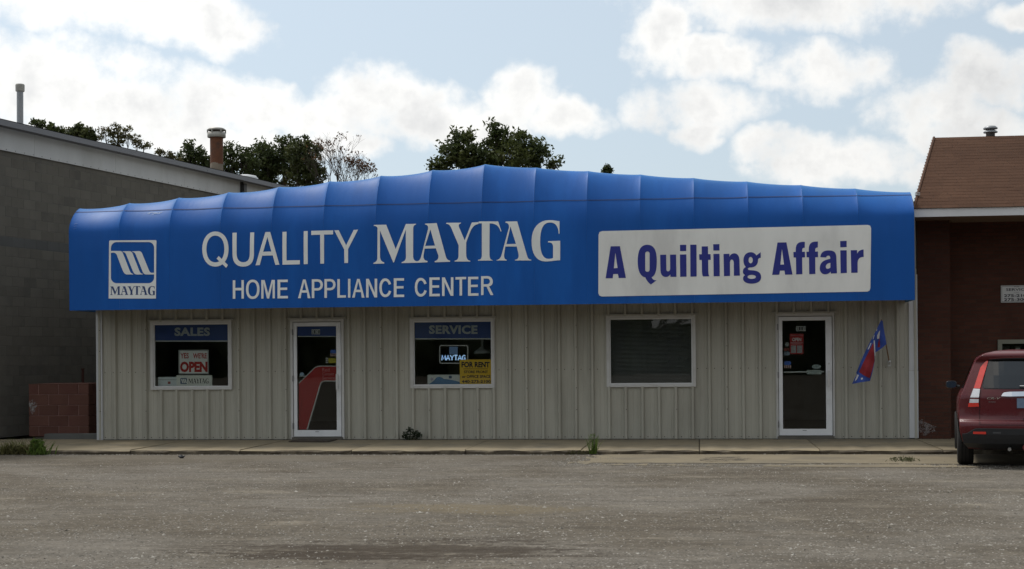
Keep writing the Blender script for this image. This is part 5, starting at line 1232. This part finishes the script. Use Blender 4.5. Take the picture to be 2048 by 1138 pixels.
# half bare tree
R = random.Random(21); Yb = 49; root = P(690, 420, Yb); bt = thing('bare_tree', (root.x, Yb, LOT), 'half bare tree with a few russet leaves right of the green trees', 'tree', GR)
wood = MB(); lv = MB()
def grow(p, d, l, r, depth):
    q = p+d*l; mid = p.lerp(q, .5)+Vector((R.uniform(-1, 1), R.uniform(-1, 1), R.uniform(-1, 1)))*l*.06
    wood.tube([p, mid, q], [r, r*.85, r*.68], 5 if depth > 2 else 4, False)
    if depth == 0 or l < .12:
        if R.random() < .16 or (q.x > P(700, 340, Yb).x and q.z < P(700, 322, Yb).z and R.random() < .55) :
            for _ in range(R.randint(3, 9)): leaf(lv, q+Vector((R.gauss(0, .10), R.gauss(0, .10), R.gauss(0, .08))), .085, R)
        return
    for _ in range(3 if R.random() < .35 else 2):
        ax = Vector((R.uniform(-1, 1), R.uniform(-1, 1), R.uniform(-.35, .8))).normalized()
        grow(q, (d*.95+ax*.62+Vector((0, 0, .10))).normalized(), l*R.uniform(.66, .88), r*.62, depth-1)
grow(Vector((root.x, Yb, LOT)), Vector((0, 0, 1)), root.z*.62, .15, 0)
base_ = Vector((root.x, Yb, root.z*.62+LOT))
for px, py in ((652, 300), (668, 290), (690, 318), (715, 330), (700, 345), (640, 330), (730, 352), (676, 335)):
    tgt = P(px, py, Yb); s0 = base_+Vector((R.uniform(-.1, .1), R.uniform(-.3, .3), R.uniform(0, .5))); k = s0.lerp(tgt, .62)
    wood.tube([s0, s0.lerp(k, .5)+Vector((0, R.uniform(-.2, .2), .15)), k], [.085, .06, .045], 5, False)
    for _ in range(2): grow(k, ((tgt-k).normalized()+Vector((R.uniform(-.25, .25), R.uniform(-.3, .3), .15))).normalized(), (tgt-k).length*.42, .030, 4)
wood.build('trunk', M_bark, bt); lv.build('crown', LEAF['brown'], bt)

# the wooded far side of the street: it shows in the shop's panes
R = random.Random(31); tl = MB(); x = -110
while x < 120:
    gap = 1 < x < 15; hgt = R.uniform(4.0, 6.0) if gap else R.uniform(12, 19); wdt = R.uniform(2, 3) if gap else R.uniform(5, 8); yy = -100+R.uniform(-5, 5)
    for lv in range(9):                          # rough solid hearts of the crowns, so no daylight shows low down
        z0 = lv/8*.86; rr = wdt*.55*math.sqrt(max(.05, 1-(z0*1.05)**2.2)); n = 9; k = len(tl.v)
        for a in range(n): t = 6.283*a/n; q = rr*R.uniform(.8, 1.2); tl.v.append((x+math.cos(t)*q, yy+math.sin(t)*q, LOT+z0*hgt))
        if lv:
            for a in range(n): p, q = k+a, k+(a+1) % n; tl.f.append((p-n, q-n, q, p))
    tl.f.append(tuple(range(len(tl.v)-9, len(tl.v))))
    for k in range(60 if gap else 330):
        a = R.random()*6.283; zz = R.random()**.7; q = .8+.35*R.random()
        rr = wdt*.55*math.sqrt(max(.05, 1-(zz*.95)**2.2))*q
        leaf(tl, Vector((x+math.cos(a)*rr, yy+math.sin(a)*rr, LOT+zz*hgt)), .32, R)
    x += wdt*.55
tag(tl.build('treeline', leaf_mat('leaf_far', (.028, .042, .014), (.045, .060, .020))), 'dark wood along the far side of the street', 'treeline', kind='stuff')

# ------------------------------------------------------------------ weeds and litter
W_G = leaf_mat('weed_green', (.075, .13, .022), (.12, .18, .035)); W_D = leaf_mat('weed_dark', (.022, .036, .018), (.035, .052, .024)); W_B = leaf_mat('weed_dry', (.12, .092, .045), (.16, .12, .06), (.10, .05, .025))
def blades(mb, c, n, h, spread, R, w_=.006, lean=.5, yk=.5):
    for _ in range(n):
        b = c+Vector((R.gauss(0, spread), R.gauss(0, spread*yk), 0)); d = Vector((R.gauss(0, lean), R.gauss(0, lean), 1)).normalized(); hh = h*R.uniform(.45, 1.1)
        s = d.cross(Vector((R.uniform(-1, 1), R.uniform(-1, 1), .1))).normalized()*w_; m1 = b+d*hh*.55; tip = b+d*hh+Vector((d.x, d.y, -.35))*hh*.25; k = len(mb.v)
        mb.v += [tuple(b-s), tuple(b+s), tuple(m1+s*.8), tuple(m1-s*.8), tuple(tip)]; mb.f += [(k, k+1, k+2, k+3), (k+3, k+2, k+4)]
def herb(mb, c, n, rx, h, s, R):
    for _ in range(n):
        a = R.random()*6.283; q = R.random()**.5; z = R.random()
        leaf(mb, c+Vector((math.cos(a)*q*rx*(1.1-.5*z), math.sin(a)*q*rx*.7*(1.1-.5*z), z*h)), s, R)
def plant(name, px, py, z, label, f, m, group='weeds along the pavement'):
    c = G(px, py, z)
    if z < -.02 and px < 1500: c.y = min(c.y, FRONT-.07)          # rooted at the foot of the kerb
    R = random.Random(int(px)); o = thing(name, c, label, 'weed', group); mb = MB(); st = MB(); f(mb, st, Vector(c), R)
    mb.build('foliage', m, o)
    if st.v: st.build('stem', mat('weed_stem', (.06, .06, .03), .8), o)
def f_shrub(mb, st, c, R):
    c = Vector((c.x, -.16, c.z))
    for dx, dz, r in ((-.13, .10, .06), (-.04, .17, .07), (.05, .12, .08), (.13, .10, .07), (0, .05, .15), (-.10, .04, .09), (.10, .04, .10)):
        for _ in range(60):
            a, b = R.random()*6.283, math.acos(R.uniform(-1, 1)); leaf(mb, c+Vector((dx, 0, dz))+Vector((math.sin(b)*math.cos(a), math.sin(b)*math.sin(a)*.6, math.cos(b)))*r*R.random()**.5, .026, R)
        st.tube([c, c+Vector((dx, 0, dz))], [.006, .003], 4)
plant('wall_shrub', 817, 882, 0, 'small dark leafy shrub growing at the foot of the siding', f_shrub, W_D)
def f_tall(mb, st, c, R):
    blades(mb, c, 34, .36, .045, R, .007, .22); herb(mb, c+Vector((0, 0, .02)), 95, .085, .30, .018, R)
    for k in range(3): st.tube([c+Vector((.01*k, 0, 0)), c+Vector((.012*k, 0, .34))], [.005, .002], 4)
plant('tall_weed', 1189, 905, LOT+.02, 'upright green weed growing from the kerb joint', f_tall, W_G)
def f_dry(mb, st, c, R):
    for k in range(9): herb(mb, c+Vector((R.uniform(-.26, .24), R.uniform(-.02, .05), .0)), 26, .05, .06, .014, R)
plant('dry_weeds', 1167, 904.5, LOT+.012, 'low brown withered weeds beside the upright green weed', f_dry, leaf_mat('weed_mix', (.075, .06, .025), (.05, .07, .022), (.11, .045, .022)))
def f_mat(mb, st, c, R):
    for k in range(15): herb(mb, c+Vector((R.gauss(0, .13), R.gauss(0, .10), 0)), 18, .06, .055, .016, R); blades(mb, c+Vector((R.gauss(0, .13), R.gauss(0, .06), 0)), 2, .11, .02, R, .005, .6)
plant('creeping_weeds', 1803, 922, LOT+.008, 'spreading green weeds in the apron joint near the car', f_mat, leaf_mat('weed_mid', (.05, .06, .02), (.07, .08, .03), (.09, .07, .03)))
def f_bush(mb, st, c, R):
    herb(mb, c, 420, .16, .26, .030, R); blades(mb, c, 80, .31, .10, R, .010, .5)
plant('green_weed', 112, 903, LOT+.01, 'bright green bushy weed below the red block enclosure', f_bush, W_G)
def f_grass(mb, st, c, R):
    for k in range(18): blades(mb, c+Vector((R.uniform(-.42, .36), R.uniform(-.05, .12), 0)), 24, R.uniform(.15, .38), .05, R, .007, .42); herb(mb, c+Vector((R.uniform(-.4, .36), 0, 0)), 36, .09, .16, .020, R)
plant('dry_grass', 66, 905.5, LOT+.01, 'straggly half dry grass at the kerb, left of the bright green weed', f_grass, leaf_mat('grass_mix', (.10, .105, .035), (.18, .15, .065), (.10, .06, .03)))
def lump(name, px, py, z, sx, sy, sz, m, label, cat):
    c = G(px, py, z); R = random.Random(int(px)); mb = MB(); n = 10
    for j in range(6):
        th = math.pi*(j+.0)/5; 
        for k in range(n):
            t = 2*math.pi*k/n; q = 1+R.uniform(-.32, .25); mb.v.append((c.x+sx*math.sin(th)*math.cos(t)*q, c.y+sy*math.sin(th)*math.sin(t)*q, z+sz*(1-math.cos(th))*.5*q))
    for j in range(5):
        for k in range(n): a, b = j*n+k, j*n+(k+1) % n; mb.f.append((a, b, b+n, a+n))
    tag(mb.build(name, m, smooth=True), label, cat)
lump('stone', 363.5, 916.5, LOT, .055, .04, .055, mat('stone_dark', (.035, .035, .038), .7, var=.3, scale=20), 'small dark stone lying on the lot before the sales window', 'stone')
lump('paper_scrap', 1377, 901.5, LOT+.02, .055, .035, .04, mat('scrap_white', (.60, .60, .58), .8, var=.1, scale=20), 'white crumpled scrap at the kerb below the blank window', 'litter')
lump('paper_scrap', 1487, 899.5, LOT+.02, .05, .03, .03, mat('scrap_grey', (.36, .35, .32), .8, var=.1, scale=20), 'greyish scrap at the kerb left of the right door', 'litter')
# crumbs of concrete and leaves along the kerb
mb = MB(); R = random.Random(77)
for k in range(260):
    x = R.uniform(-1.5, 15.5); y = FRONT-abs(R.gauss(0, .06))-.01; s = R.uniform(.005, .016); z = LOT+.001 if x < 9.5 else LOT+.007
    mb.add([(x-s, y-s*.6, z), (x+s, y-s*.5, z), (x+s*.7, y+s*.6, z), (x-s*.8, y+s*.5, z), (x, y, z+s*.9)], [(0, 1, 4), (1, 2, 4), (2, 3, 4), (3, 0, 4)])
tag(mb.build('kerb_rubble', stone_material()), 'crumbs of pale rubble strewn along the kerb', 'rubble', kind='stuff')
